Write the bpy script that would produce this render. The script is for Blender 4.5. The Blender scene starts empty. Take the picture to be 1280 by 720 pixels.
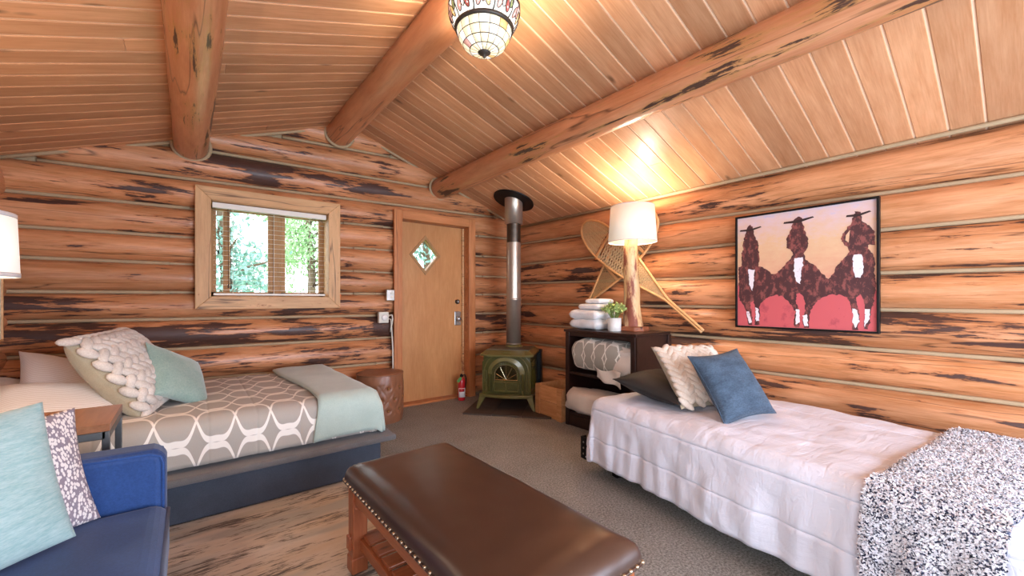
import bpy, bmesh, math, random
from mathutils import Vector, Matrix, Euler, noise
R = math.radians
PI = math.pi
S = bpy.context.scene
COL = S.collection

# ---------------------------------------------------------------- camera
cd = bpy.data.cameras.new('camera')
cam = bpy.data.objects.new('camera', cd)
COL.objects.link(cam)
cd.sensor_width = 36.0
cd.lens = 513.0 / 1280.0 * 36.0
cd.shift_y = 15.0 / 1280.0
cd.clip_start = 0.02
cam.location = (0, 0, 1.155)
cam.rotation_euler = (R(90), 0, -math.atan(405 / 513))
S.camera = cam

# ---------------------------------------------------------------- world, daylight, exposure
S.view_settings.view_transform = 'Standard'
S.view_settings.look = 'None'
S.view_settings.gamma = 1.0
S.view_settings.use_curve_mapping = False
S.view_settings.exposure = 0.60
W = bpy.data.worlds.new('sky')
S.world = W
W.use_nodes = True
bgn = W.node_tree.nodes['Background']
bgn.inputs[0].default_value = (0.86, 0.94, 1.0, 1)
bgn.inputs[1].default_value = 3.6

def area_light(name, loc, rot, sx, sy, power, col):
    l = bpy.data.lights.new(name, 'AREA')
    l.shape = 'RECTANGLE'
    l.size, l.size_y = sx, sy
    l.energy = power
    l.color = col
    o = bpy.data.objects.new(name, l)
    o.location = loc
    o.rotation_euler = rot
    COL.objects.link(o)
    return o
# daylight entering through the big glazed front wall and the window of the left wall, both behind the camera
area_light('daylight_front_window', (1.70, -2.02, 1.12), (R(90), 0, 0), 2.7, 1.7, 140, (0.64, 0.77, 1.0))
area_light('daylight_left_window', (-0.98, -0.75, 1.35), (R(90), 0, R(-90)), 1.5, 1.2, 40, (0.74, 0.84, 1.0))

# ---------------------------------------------------------------- colour + node helpers
def lin(c):
    if isinstance(c, str):
        c = c.lstrip('#')
        c = [int(c[i:i + 2], 16) / 255 for i in (0, 2, 4)]
    return tuple(x / 12.92 if x <= 0.04045 else ((x + 0.055) / 1.055) ** 2.4 for x in c) + (1.0,)

class NT:
    def __init__(s, name):
        s.m = bpy.data.materials.new(name)
        s.m.use_nodes = True
        s.t = s.m.node_tree
        s.n = s.t.nodes
        s.b = s.n['Principled BSDF']
    def node(s, typ, **kw):
        n = s.n.new(typ)
        for k, v in kw.items():
            if k.startswith('i_'):
                key = k[2:].replace('_', ' ')
                s.put(n.inputs[key], v)
            elif k.startswith('in'):
                s.put(n.inputs[int(k[2:])], v)
            else:
                setattr(n, k, v)
        return n
    def put(s, sock, v):
        if hasattr(v, 'is_output') or isinstance(v, bpy.types.NodeSocket):
            s.t.links.new(v, sock)
        else:
            sock.default_value = v
    def math(s, op, a, b=0.0, c=0.0, clamp=False):
        n = s.n.new('ShaderNodeMath')
        n.operation = op
        n.use_clamp = clamp
        s.put(n.inputs[0], a)
        s.put(n.inputs[1], b)
        if op in ('MULTIPLY_ADD', 'SMOOTH_MIN', 'COMPARE'):
            s.put(n.inputs[2], c)
        return n.outputs[0]
    def mix(s, fac, a, b, typ='MIX'):
        n = s.n.new('ShaderNodeMix')
        n.data_type = 'RGBA'
        n.blend_type = typ
        s.put(n.inputs[0], fac)
        s.put(n.inputs[6], a)
        s.put(n.inputs[7], b)
        return n.outputs[2]
    def ramp(s, fac, stops, interp='LINEAR'):
        n = s.n.new('ShaderNodeValToRGB')
        n.color_ramp.interpolation = interp
        e = n.color_ramp.elements
        while len(e) < len(stops):
            e.new(0.5)
        for i, (p, c) in enumerate(stops):
            e[i].position = p
            e[i].color = c if len(c) == 4 else tuple(c) + (1,)
        s.put(n.inputs[0], fac)
        return n.outputs[0]
    def coords(s, scale=(1, 1, 1), kind='Object', rand=True, rot=(0, 0, 0)):
        tc = s.n.new('ShaderNodeTexCoord')
        v = tc.outputs[kind]
        if rand:
            oi = s.n.new('ShaderNodeObjectInfo')
            a = s.n.new('ShaderNodeVectorMath')
            a.operation = 'ADD'
            sc = s.n.new('ShaderNodeVectorMath')
            sc.operation = 'SCALE'
            cb = s.n.new('ShaderNodeCombineXYZ')
            s.t.links.new(oi.outputs['Random'], cb.inputs[0])
            s.t.links.new(s.math('MULTIPLY', oi.outputs['Random'], 7.31), cb.inputs[1])
            s.t.links.new(s.math('MULTIPLY', oi.outputs['Random'], 3.77), cb.inputs[2])
            s.t.links.new(cb.outputs[0], sc.inputs[0])
            sc.inputs['Scale'].default_value = 17.0
            s.t.links.new(v, a.inputs[0])
            s.t.links.new(sc.outputs[0], a.inputs[1])
            v = a.outputs[0]
        mp = s.n.new('ShaderNodeMapping')
        mp.inputs['Scale'].default_value = scale
        mp.inputs['Rotation'].default_value = rot
        s.t.links.new(v, mp.inputs[0])
        return mp.outputs[0]
    def noise(s, vec, scale=5.0, detail=4.0, rough=0.55, dist=0.0):
        n = s.n.new('ShaderNodeTexNoise')
        n.inputs['Scale'].default_value = scale
        n.inputs['Detail'].default_value = detail
        n.inputs['Roughness'].default_value = rough
        n.inputs['Distortion'].default_value = dist
        s.t.links.new(vec, n.inputs['Vector'])
        return n.outputs['Fac']
    def bump(s, h, strength=0.3, dist=0.01):
        n = s.n.new('ShaderNodeBump')
        n.inputs['Strength'].default_value = strength
        n.inputs['Distance'].default_value = dist
        s.put(n.inputs['Height'], h)
        s.t.links.new(n.outputs[0], s.b.inputs['Normal'])
    def set(s, **kw):
        for k, v in kw.items():
            s.put(s.b.inputs[k.replace('_', ' ')], v)
        return s

def simple(name, col, rough=0.5, metal=0.0, spec=0.5, var=0.12, nscale=30.0, bump=0.0, coat=0.0):
    """plain colour with slight procedural mottling"""
    t = NT(name)
    v = t.coords((1, 1, 1), rand=True)
    f = t.noise(v, nscale, 3)
    c = lin(col)
    dark = tuple(x * (1 - var) for x in c[:3]) + (1,)
    lite = tuple(min(1, x * (1 + var)) for x in c[:3]) + (1,)
    t.set(Base_Color=t.mix(f, dark, lite), Roughness=rough, Metallic=metal)
    t.b.inputs['Specular IOR Level'].default_value = spec
    if coat:
        t.b.inputs['Coat Weight'].default_value = coat
        t.b.inputs['Coat Roughness'].default_value = 0.1
    if bump:
        t.bump(f, bump, 0.004)
    return t.m

def fabric(name, col, col2=None, rough=0.9, wscale=260.0, bump=0.35, mottle=6.0, sheen=0.2, aniso=(1, 1, 1)):
    t = NT(name)
    v = t.coords(aniso, rand=True)
    a = t.noise(v, mottle, 4, 0.6)
    w = t.noise(v, wscale, 2, 0.6)
    c1 = lin(col)
    c2 = lin(col2) if col2 else tuple(x * 0.8 for x in c1[:3]) + (1,)
    f = t.math('ADD', t.math('MULTIPLY', a, 0.55), t.math('MULTIPLY', w, 0.45))
    f = t.ramp(f, [(0.36, (0, 0, 0, 1)), (0.64, (1, 1, 1, 1))])
    t.set(Base_Color=t.mix(f, c2, c1), Roughness=rough)
    t.b.inputs['Sheen Weight'].default_value = sheen
    t.b.inputs['Specular IOR Level'].default_value = 0.25
    t.bump(w, bump, 0.002)
    return t.m

def wood(name, light, dark, axis='X', grain=9.0, rough=0.45, spec=0.5, patch=None, patch_t=0.62, bump=0.25,
         pscale=(0.75, 6.5), knots=0.0, vary=0.18, coat=0.0, patch_attr=False, fringe=None):
    """grain stretched along one local axis, optional dark bark / cambium patches with ragged edges"""
    t = NT(name)
    def sc(a, b):
        return {'X': (a, b, b), 'Y': (b, a, b), 'Z': (b, b, a)}[axis]
    g = t.noise(t.coords(sc(0.9, grain)), 3.0, 5, 0.62, 0.35)
    fine = t.noise(t.coords(sc(1.6, grain * 5)), 4.0, 3, 0.6)
    big = t.noise(t.coords(sc(0.6, 1.6)), 1.6, 2, 0.5)
    f = t.math('ADD', t.math('MULTIPLY', g, 0.6), t.math('MULTIPLY', fine, 0.4))
    f = t.ramp(f, [(0.34, (0, 0, 0, 1)), (0.66, (1, 1, 1, 1))])
    col = t.mix(f, lin(dark), lin(light))
    oi = t.n.new('ShaderNodeObjectInfo')
    br = t.math('MULTIPLY_ADD', oi.outputs['Random'], 2 * vary, 1 - vary)
    br = t.math('MULTIPLY', br, t.math('MULTIPLY_ADD', big, 0.36, 0.82))
    cmb = t.n.new('ShaderNodeCombineColor')
    for i in range(3):
        t.t.links.new(br, cmb.inputs[i])
    col = t.mix(1.0, col, cmb.outputs[0], 'MULTIPLY')
    h = f
    rg = rough
    if knots:
        vo = t.n.new('ShaderNodeTexVoronoi')
        vo.inputs['Scale'].default_value = 1.0
        vo.inputs['Randomness'].default_value = 1.0
        t.t.links.new(t.coords(sc(2.1, 5.0)), vo.inputs['Vector'])
        k = t.ramp(vo.outputs['Distance'], [(0.03, (1, 1, 1, 1)), (0.03 + knots, (0, 0, 0, 1))])
        col = t.mix(t.math('MULTIPLY', k, 0.75), col, tuple(x * 0.22 for x in lin(dark)[:3]) + (1,))
    if patch:
        p = t.noise(t.coords(sc(*pscale)), 1.55, 8, 0.66, 0.3)
        p2 = t.noise(t.coords(sc(pscale[0] * 2.4, pscale[1] * 2.6)), 1.55, 7, 0.66, 0.2)
        p = t.math('MAXIMUM', p, t.math('SUBTRACT', p2, 0.035))
        lp = t.noise(t.coords(sc(0.9, 1.6)), 1.6, 3, 0.5)
        p = t.math('ADD', p, t.math('MULTIPLY_ADD', lp, 0.34, -0.17))
        pale = t.noise(t.coords(sc(0.7, 5.0)), 1.2, 5, 0.6)
        col = t.mix(t.math('MULTIPLY', t.ramp(pale, [(0.52, (0, 0, 0, 1)), (0.66, (1, 1, 1, 1))]), 0.45), col, tuple(min(1, x * 1.35 + 0.03) for x in lin(light)[:3]) + (1,))
        ck = t.math('ABSOLUTE', t.math('SUBTRACT', t.noise(t.coords(sc(0.16, 2.6)), 1.5, 4, 0.5), 0.5))
        ck = t.ramp(ck, [(0.0022, (1, 1, 1, 1)), (0.005, (0, 0, 0, 1))])
        col = t.mix(t.math('MULTIPLY', ck, 0.75), col, lin('#4a2a1a'))
        if patch_attr:
            at = t.node('ShaderNodeAttribute', attribute_type='OBJECT', attribute_name='bark')
            p = t.math('ADD', p, at.outputs['Fac'])
        m1 = t.ramp(p, [(patch_t, (0, 0, 0, 1)), (patch_t + 0.018, (1, 1, 1, 1))])
        m0 = t.ramp(p, [(patch_t - 0.055, (0, 0, 0, 1)), (patch_t + 0.0, (1, 1, 1, 1))])
        pc = t.mix(t.noise(t.coords(sc(1.5, 9)), 4.0, 4), lin(patch), tuple(min(1, x * 2.4 + 0.012) for x in lin(patch)[:3]) + (1,))
        col = t.mix(t.math('MULTIPLY', m0, 0.62), col, lin(fringe or '#9a5a33'))
        col = t.mix(t.math('MULTIPLY', m1, 0.93), col, pc)
        h = t.math('SUBTRACT', t.math('MULTIPLY', f, 0.5), t.math('MULTIPLY', m1, -0.9))
        rg = t.math('MULTIPLY_ADD', m1, 0.12, rough)
    t.set(Base_Color=col, Roughness=rg)
    t.b.inputs['Specular IOR Level'].default_value = spec
    if coat:
        t.b.inputs['Coat Weight'].default_value = coat
        t.b.inputs['Coat Roughness'].default_value = 0.22
    t.bump(h, bump, 0.006)
    return t.m

M = {}
M['log'] = wood('varnished_log', '#dd9e71', '#b57343', 'X', 8, 0.40, 0.45, patch='#2d1a17', patch_t=0.595, bump=0.55, patch_attr=True, coat=0.15, fringe='#a9663a')
M['beam'] = wood('varnished_beam_log', '#d0936a', '#b9764e', 'X', 5, 0.33, 0.5, patch='#2c1a18', patch_t=0.66, bump=0.3, patch_attr=True, coat=0.3, fringe='#b98a4e', vary=0.08)
M['plank'] = wood('ceiling_plank', '#dca67c', '#c3885d', 'X', 7, 0.45, 0.35, bump=0.1, knots=0.075, vary=0.20, coat=0.15)
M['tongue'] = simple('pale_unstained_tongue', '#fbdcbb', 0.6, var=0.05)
M['chink'] = simple('tan_chinking', '#b39a78', 0.8, var=0.14, nscale=14, bump=0.3)
M['trim'] = wood('pale_knotty_trim', '#dcae7c', '#c49463', 'X', 7, 0.5, 0.4, patch='#7c5132', patch_t=0.66, bump=0.12, pscale=(4.5, 9), vary=0.05, fringe='#b8875a')
M['casing'] = wood('red_door_casing', '#c98553', '#ad6638', 'X', 7, 0.42, 0.4, patch='#5f3420', patch_t=0.70, bump=0.12, pscale=(1.5, 8), vary=0.07)
M['door'] = wood('blond_door_veneer', '#cf9863', '#bd824e', 'Z', 3.0, 0.42, 0.4, bump=0.05, vary=0.03)

# ---------------------------------------------------------------- mesh helpers
class MB:
    def __init__(s):
        s.v, s.f, s.uv = [], [], None
    def add(s, vs, fs, mtx=None):
        n = len(s.v)
        for p in vs:
            p = Vector(p)
            s.v.append(tuple(mtx @ p) if mtx else tuple(p))
        s.f += [tuple(i + n for i in f) for f in fs]
        return s
    def box(s, c, d, mtx=None):
        x, y, z = [q / 2 for q in d]
        vs = [(c[0] + i * x, c[1] + j * y, c[2] + k * z) for i in (-1, 1) for j in (-1, 1) for k in (-1, 1)]
        return s.add(vs, [(0, 1, 3, 2), (4, 6, 7, 5), (0, 4, 5, 1), (2, 3, 7, 6), (0, 2, 6, 4), (1, 5, 7, 3)], mtx)
    def hexa(s, b, t, mtx=None):
        return s.add(list(b) + list(t), [(3, 2, 1, 0), (4, 5, 6, 7), (0, 1, 5, 4), (1, 2, 6, 5), (2, 3, 7, 6), (3, 0, 4, 7)], mtx)
    def tube(s, pts, r, seg=10, closed=False, mtx=None, flat=1.0, cap=True):
        pts = [Vector(p) for p in pts]
        n = len(pts)
        rs = r if isinstance(r, (list, tuple)) else [r] * n
        vs, fs = [], []
        prev = None
        for i, p in enumerate(pts):
            if closed:
                d = pts[(i + 1) % n] - pts[i - 1]
            else:
                d = pts[min(i + 1, n - 1)] - pts[max(i - 1, 0)]
            d = d.normalized() if d.length > 1e-9 else Vector((0, 0, 1))
            if prev is None:
                up = Vector((0, 0, 1)) if abs(d.z) < 0.95 else Vector((0, 1, 0))
                a = d.cross(up).normalized()
            else:
                a = (prev - d * prev.dot(d)).normalized()
            prev = a
            b = d.cross(a)
            for k in range(seg):
                t = 2 * PI * k / seg
                vs.append(p + a * (rs[i] * math.cos(t)) + b * (rs[i] * flat * math.sin(t)))
        m = n if closed else n - 1
        for i in range(m):
            for k in range(seg):
                i2 = (i + 1) % n
                fs.append((i * seg + k, i * seg + (k + 1) % seg, i2 * seg + (k + 1) % seg, i2 * seg + k))
        if not closed and cap:
            fs.append(tuple(range(seg))[::-1])
            fs.append(tuple((n - 1) * seg + k for k in range(seg)))
        return s.add(vs, fs, mtx)
    def lathe(s, prof, seg=28, c=(0, 0, 0), mtx=None, cap=True, a0=0.0, a1=2 * PI):
        full = abs(a1 - a0 - 2 * PI) < 1e-6
        ns = seg if full else seg + 1
        vs, fs = [], []
        for (r, z) in prof:
            for k in range(ns):
                t = a0 + (a1 - a0) * k / seg
                vs.append((c[0] + r * math.cos(t), c[1] + r * math.sin(t), c[2] + z))
        for i in range(len(prof) - 1):
            for k in range(seg):
                k2 = (k + 1) % ns
                fs.append((i * ns + k, i * ns + k2, (i + 1) * ns + k2, (i + 1) * ns + k))
        if cap and full:
            fs.append(tuple(range(ns))[::-1])
            fs.append(tuple((len(prof) - 1) * ns + k for k in range(ns)))
        return s.add(vs, fs, mtx)
    def ball(s, c, r, seg=10, rings=6, mtx=None):
        rx, ry, rz = r if isinstance(r, (tuple, list)) else (r, r, r)
        vs = [(c[0], c[1], c[2] - rz)]
        for i in range(1, rings):
            a = -PI / 2 + PI * i / rings
            for k in range(seg):
                t = 2 * PI * k / seg
                vs.append((c[0] + rx * math.cos(a) * math.cos(t), c[1] + ry * math.cos(a) * math.sin(t), c[2] + rz * math.sin(a)))
        vs.append((c[0], c[1], c[2] + rz))
        fs = []
        for k in range(seg):
            fs.append((0, 1 + (k + 1) % seg, 1 + k))
        for i in range(rings - 2):
            for k in range(seg):
                a, b = 1 + i * seg + k, 1 + i * seg + (k + 1) % seg
                fs.append((a, b, b + seg, a + seg))
        t = len(vs) - 1
        o = 1 + (rings - 2) * seg
        for k in range(seg):
            fs.append((o + k, o + (k + 1) % seg, t))
        return s.add(vs, fs, mtx)
    def prism(s, poly, y0, y1, mtx=None):
        """poly in local x,z extruded along y"""
        n = len(poly)
        vs = [(p[0], y0, p[1]) for p in poly] + [(p[0], y1, p[1]) for p in poly]
        fs = [tuple(range(n)), tuple(range(2 * n - 1, n - 1, -1))]
        for i in range(n):
            j = (i + 1) % n
            fs.append((i, i + n, j + n, j))
        return s.add(vs, fs, mtx)
    def build(s, name, mat, parent=None, loc=(0, 0, 0), rot=(0, 0, 0), smooth=False, bevel=0.0, seg=2, sub=0, solid=0.0, recalc=True):
        me = bpy.data.meshes.new(name)
        me.from_pydata(s.v, [], s.f)
        if s.uv:
            ul = me.uv_layers.new(name='UVMap')
            for l in me.loops:
                ul.data[l.index].uv = s.uv[l.vertex_index]
        if recalc:
            bm = bmesh.new()
            bm.from_mesh(me)
            bmesh.ops.recalc_face_normals(bm, faces=bm.faces)
            bm.to_mesh(me)
            bm.free()
        me.materials.append(M[mat] if isinstance(mat, str) else mat)
        if smooth:
            me.polygons.foreach_set('use_smooth', [True] * len(me.polygons))
        o = bpy.data.objects.new(name, me)
        COL.objects.link(o)
        o.location = loc
        o.rotation_euler = rot
        if parent is not None:
            o.parent = parent
        if solid:
            md = o.modifiers.new('solid', 'SOLIDIFY')
            md.thickness = solid
            md.offset = 0
        if bevel:
            md = o.modifiers.new('bevel', 'BEVEL')
            md.width = bevel
            md.segments = seg
            md.limit_method = 'ANGLE'
            md.angle_limit = R(40)
            md.harden_normals = False
        if sub:
            md = o.modifiers.new('sub', 'SUBSURF')
            md.levels = md.render_levels = sub
        return o

def thing(name, label, cat, loc=(0, 0, 0), rot=(0, 0, 0), group=None):
    o = bpy.data.objects.new(name, None)
    o.empty_display_size = 0.05
    COL.objects.link(o)
    o.location = loc
    o.rotation_euler = rot
    o['label'] = label
    o['category'] = cat
    if group:
        o['group'] = group
    return o
def tag(o, label, cat, group=None):
    o['label'] = label
    o['category'] = cat
    if group:
        o['group'] = group
    return o
def structure(o, label=None):
    o['kind'] = 'structure'
    if label:
        o['label'] = label
    return o
def part_box(name, c, d, mat, parent, bevel=0.004, rot=(0, 0, 0), seg=2):
    return MB().box((0, 0, 0), d).build(name, mat, parent, loc=c, rot=rot, bevel=bevel, seg=seg)
def plank_between(name, p, q, w, t, mat, parent, bevel=0.003):
    """a board whose local x runs from p to q"""
    p, q = Vector(p), Vector(q)
    d = q - p
    o = MB().box((0, 0, 0), (d.length, w, t)).build(name, mat, parent, loc=(p + q) / 2, bevel=bevel)
    o.rotation_euler = d.to_track_quat('X', 'Z').to_euler()
    return o
def nz(x, y=0.0, z=0.0):
    return noise.noise(Vector((x, y, z)))
def smoothstep(a, b, x):
    t = max(0.0, min(1.0, (x - a) / (b - a)))
    return t * t * (3 - 2 * t)

# ---------------------------------------------------------------- room dimensions
XL, XR, YB, YF = -1.07, 3.52, 4.31, -2.15      # centre lines of the log walls
RX, RZ, SL = 1.25, 2.885, 0.35                  # ridge and roof slope
def roof(x):
    return RZ - SL * abs(x - RX)

# ---------------------------------------------------------------- log walls
def log_mesh(s0, s1, lo, hi, ry, seed, clamps=(), zcap=None, seg=18, step=0.09):
    st = []
    n = max(3, int((s1 - s0) / step))
    for i in range(n + 1):
        st.append(s0 + (s1 - s0) * i / n)
    for (a, b, z0, z1) in clamps:
        st += [q for q in (a - 1e-3, a + 1e-3, b - 1e-3, b + 1e-3) if s0 < q < s1]
    st.sort()
    sc = (s0 + s1) / 2
    zc0 = (lo(sc) + hi(sc)) / 2
    vs, fs = [], []
    for s in st:
        l, h = lo(s), hi(s)
        zc, rz = (l + h) / 2, (h - l) / 2 - 0.003
        for k in range(seg):
            t = 2 * PI * k / seg
            w = 1 + 0.035 * nz(s * 1.3 + seed * 7.1, math.cos(t) * 0.8, math.sin(t) * 0.8 + seed) \
                  + 0.018 * nz(s * 6 + seed, math.cos(t) * 2, math.sin(t) * 2)
            y = -ry * math.cos(t) * w
            z = zc + rz * math.sin(t) * min(w, 1.01)
            if zcap:
                z = min(z, zcap(s))
            for (a, b, z0, z1) in clamps:
                if a < s < b:
                    if z0 is not None:
                        z = max(z, z0)
                    if z1 is not None:
                        z = min(z, z1)
            vs.append((s - sc, y, z - zc0))
    for i in range(len(st) - 1):
        for k in range(seg):
            fs.append((i * seg + k, i * seg + (k + 1) % seg, (i + 1) * seg + (k + 1) % seg, (i + 1) * seg + k))
    fs.append(tuple(range(seg)))
    fs.append(tuple((len(st) - 1) * seg + k for k in range(seg)))
    return vs, fs, (sc, 0, zc0)

def make_wall(name, label, loc, rot, s0, s1, levels, openings, barks, gable=None, top=2.06, ry=0.12):
    """levels: list of seam heights (z at s0, z at s1) from the floor up; openings: (s_a, s_b, z_a, z_b)"""
    core = MB()
    xs = sorted({s0, s1} | {q for o in openings for q in o[:2]})
    zs = sorted({0.0, top} | {q for o in openings for q in o[2:]})
    for i in range(len(xs) - 1):
        for j in range(len(zs) - 1):
            cx, cz = (xs[i] + xs[i + 1]) / 2, (zs[j] + zs[j + 1]) / 2
            if any(o[0] < cx < o[1] and o[2] < cz < o[3] for o in openings):
                continue
            core.box((cx, 0.05, cz), (xs[i + 1] - xs[i], 0.16, zs[j + 1] - zs[j]))
    if gable:
        core.prism([(s0, top), (s1, top), (s1, gable(s1) + 0.04), (gable.ridge, gable(gable.ridge) + 0.04), (s0, gable(s0) + 0.04)], -0.03, 0.13)
    wall = core.build(name, 'chink', loc=loc, rot=(0, 0, rot))
    structure(wall, label)
    def zf(pair):
        return lambda s: pair[0] + (pair[1] - pair[0]) * (s - s0) / (s1 - s0)
    k = 0
    cap = (lambda s: gable(s) + 0.02) if gable else None
    for i in range(len(levels) - 1):
        lo, hi = zf(levels[i]), zf(levels[i + 1])
        m = (lo((s0 + s1) / 2) + hi((s0 + s1) / 2)) / 2
        spans = [[s0, s1]]
        clamps = []
        if gable:   # gable logs end where the roof crosses their lower edge
            a, b = s0, s1
            while gable(a) < lo(a) + 0.03 and a < b:
                a += 0.02
            while gable(b) < lo(b) + 0.03 and b > a:
                b -= 0.02
            if b - a < 0.15:
                continue
            spans = [[a, b]]
        for (a, b, z0, z1) in openings:
            mid = (a + b) / 2
            l, h = lo(mid), hi(mid)
            if h <= z0 or l >= z1:
                continue
            if l >= z0 - 0.06 and h <= z1 + 0.06:
                ns = []
                for sp in spans:
                    if sp[0] < a and sp[1] > b:
                        ns += [[sp[0], a], [b, sp[1]]]
                    else:
                        ns.append(sp)
                spans = ns
            elif l < z0:
                clamps.append((a, b, None, z0))
            else:
                clamps.append((a, b, z1, None))
        for sp in spans:
            k += 1
            vs, fs, c = log_mesh(sp[0], sp[1], lo, hi, ry, k * 1.37 + rot * 3 + i, clamps, cap)
            o = MB().add(vs, fs).build('log', 'log', wall, loc=c, smooth=True)
            o['bark'] = barks[i % len(barks)]
            # seam of chinking under the log
            if i > 0:
                pts = []
                nn = max(3, int((sp[1] - sp[0]) / 0.2))
                for q in range(nn + 1):
                    s = sp[0] + (sp[1] - sp[0]) * q / nn
                    pts.append((s, -0.046 + 0.004 * nz(s * 2, i), lo(s) + 0.002 * nz(s * 3, i + 5)))
                # cut the seam where an opening crosses it
                runs, cur = [], []
                for p in pts:
                    if any(o2[0] - 0.01 < p[0] < o2[1] + 0.01 and o2[2] < p[2] < o2[3] for o2 in openings):
                        if len(cur) > 1:
                            runs.append(cur)
                        cur = []
                    else:
                        cur.append(p)
                if len(cur) > 1:
                    runs.append(cur)
                for r_ in runs:
                    MB().tube(r_, 0.0135, 8).build('chinking', 'chink', wall, smooth=True)
    return wall

class Gable:
    def __init__(s, f, ridge):
        s.f, s.ridge = f, ridge
    def __call__(s, x):
        return s.f(x)

WIN = (0.10, 1.10, 1.14, 2.02)
DOOR = (1.76, 2.655, 0.0, 2.055)
lv_back = [(0.0, 0.0), (0.25, 0.22), (0.51, 0.47), (0.765, 0.745), (1.008, 0.982), (1.212, 1.226), (1.446, 1.451), (1.652, 1.713),
           (1.885, 1.965), (2.115, 2.23), (2.37, 2.47), (2.575, 2.77), (2.86, 3.0)]
wall_back = make_wall('wall_back', 'back wall of varnished round logs with tan chinking', (0, YB, 0), 0.0, -1.2, 3.64, lv_back, [WIN, DOOR],
                      [-0.01, 0.0, 0.02, 0.095, 0.03, -0.02, -0.03, -0.015, 0.01, 0.035, 0.03, 0.02], Gable(roof, RX))
lv_right = [(0.0, 0.0), (0.12, 0.08), (0.36, 0.32), (0.60, 0.597), (0.835, 0.842), (1.092, 1.104), (1.32, 1.376), (1.598, 1.626), (1.825, 1.902), (2.115, 2.135)]
lv_right = [(b, a) for a, b in lv_right]      # local s runs from the back corner towards the camera
def ext(lv, a, b, s0, s1):                    # extend heights measured at s=a,b to s0,s1
    return [(l + (h - l) * (s0 - a) / (b - a), l + (h - l) * (s1 - a) / (b - a)) for l, h in lv]
wall_right = make_wall('wall_right', 'right wall of varnished round logs with tan chinking', (XR, 0, 0), R(-90), -4.42, 2.27,
                       ext(lv_right, -4.2, -0.04, -4.42, 2.27), [], [0, 0, 0.01, -0.01, 0.045, 0.01, 0.025, -0.07, -0.01])
lv_left = [(0, 0), (.14, .13), (.38, .38), (.62, .63), (.87, .88), (1.1, 1.11), (1.33, 1.33), (1.55, 1.56), (1.79, 1.78), (2.1, 2.12)]
LWIN = (-1.55, 0.05, 0.70, 1.98)
wall_left = make_wall('wall_left', 'left wall of varnished round logs with tan chinking', (XL, 0, 0), R(90), -2.27, 4.42, lv_left, [LWIN],
                      [0, 0.02, 0.0, 0.01, 0, 0.03, 0, 0.0, -0.02])
FWIN = (-3.10, -0.30, 0.05, 2.0)
wall_front = make_wall('wall_front', 'front wall of logs with a wide glazed opening', (0, YF, 0), R(180), -3.64, 1.2,
                       [(a[0], a[0]) for a in lv_back], [FWIN], [0, 0.02, 0.0], Gable(lambda s: roof(-s), -RX))

# ---------------------------------------------------------------- floor
t = NT('carpet')
v = t.coords((1, 1, 1), rand=False)
n1 = t.noise(v, 95, 4, 0.75)
n2 = t.noise(v, 4, 2, 0.5)
f = t.ramp(t.math('ADD', t.math('MULTIPLY', n1, 0.9), t.math('MULTIPLY', n2, 0.1)), [(0.36, (0, 0, 0, 1)), (0.64, (1, 1, 1, 1))])
t.set(Base_Color=t.mix(f, lin('#68645d'), lin('#b7b3ab')), Roughness=0.95)
t.b.inputs['Specular IOR Level'].default_value = 0.1
t.bump(n1, 0.9, 0.008)
M['carpet'] = t.m
floor = MB().box((1.22, 1.08, -0.05), (4.86, 6.78, 0.1)).build('floor', 'carpet')
structure(floor, 'short cut grey brown carpet over the whole floor')

# ---------------------------------------------------------------- ceiling: two slopes of tongue and groove planks
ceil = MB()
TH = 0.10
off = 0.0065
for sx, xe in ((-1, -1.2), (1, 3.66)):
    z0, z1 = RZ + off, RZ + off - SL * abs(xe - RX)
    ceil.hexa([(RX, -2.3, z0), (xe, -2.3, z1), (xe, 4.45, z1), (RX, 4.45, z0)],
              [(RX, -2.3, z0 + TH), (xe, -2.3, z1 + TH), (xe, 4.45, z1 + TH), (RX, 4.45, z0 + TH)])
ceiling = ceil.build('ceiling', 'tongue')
structure(ceiling, 'sloped ceiling of honey coloured boards with pale grooves')
ang = math.atan(SL)
def plank_mesh(L, w, gap, th=0.0045, ch=0.0025):
    h = w / 2 - gap / 2
    prof = [(-h, 0.0), (-h, -th + ch), (-h + ch, -th), (h - ch, -th), (h, -th + ch), (h, 0.0)]
    mb = MB()
    vs = [(x, y, z) for x in (-L / 2, L / 2) for (y, z) in prof]
    n = len(prof)
    fs = [tuple(range(n)), tuple(range(2 * n - 1, n - 1, -1))] + [(i, (i + 1) % n, n + (i + 1) % n, n + i) for i in range(n)]
    me = bpy.data.meshes.new('plank')
    me.from_pydata(vs, [], fs)
    bm = bmesh.new(); bm.from_mesh(me)
    bmesh.ops.recalc_face_normals(bm, faces=bm.faces)
    bm.to_mesh(me); bm.free()
    me.materials.append(M['plank'])
    return me
rng = random.Random(4)
def lay_planks(sgn, xe, w, gap, y_ref):
    L = abs(xe - RX) / math.cos(ang)
    full = plank_mesh(L, w, gap)
    halves = {}
    y = y_ref + w / 2
    while y < 4.36:
        y += w
    while y > -2.2:
        pieces = [(0.0, 1.0, full)]
        if rng.random() < 0.16:
            c = rng.choice((0.3, 0.45, 0.62, 0.75))
            for q in (c, 1 - c):
                if q not in halves:
                    halves[q] = plank_mesh(L * q - 0.003, w, gap)
            pieces = [(0.0, c, halves[c]), (c, 1.0, halves[1 - c])]
        for a, b, me in pieces:
            o = bpy.data.objects.new('plank', me)
            COL.objects.link(o)
            o.parent = ceiling
            m = (a + b) / 2
            o.location = (RX + sgn * L * math.cos(ang) * m, y, RZ + 0.006 - L * math.sin(ang) * m)
            o.rotation_euler = (0, sgn * ang, 0)
        y -= w
lay_planks(-1, -1.15, 0.1285, 0.0115, 2.483)
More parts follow.
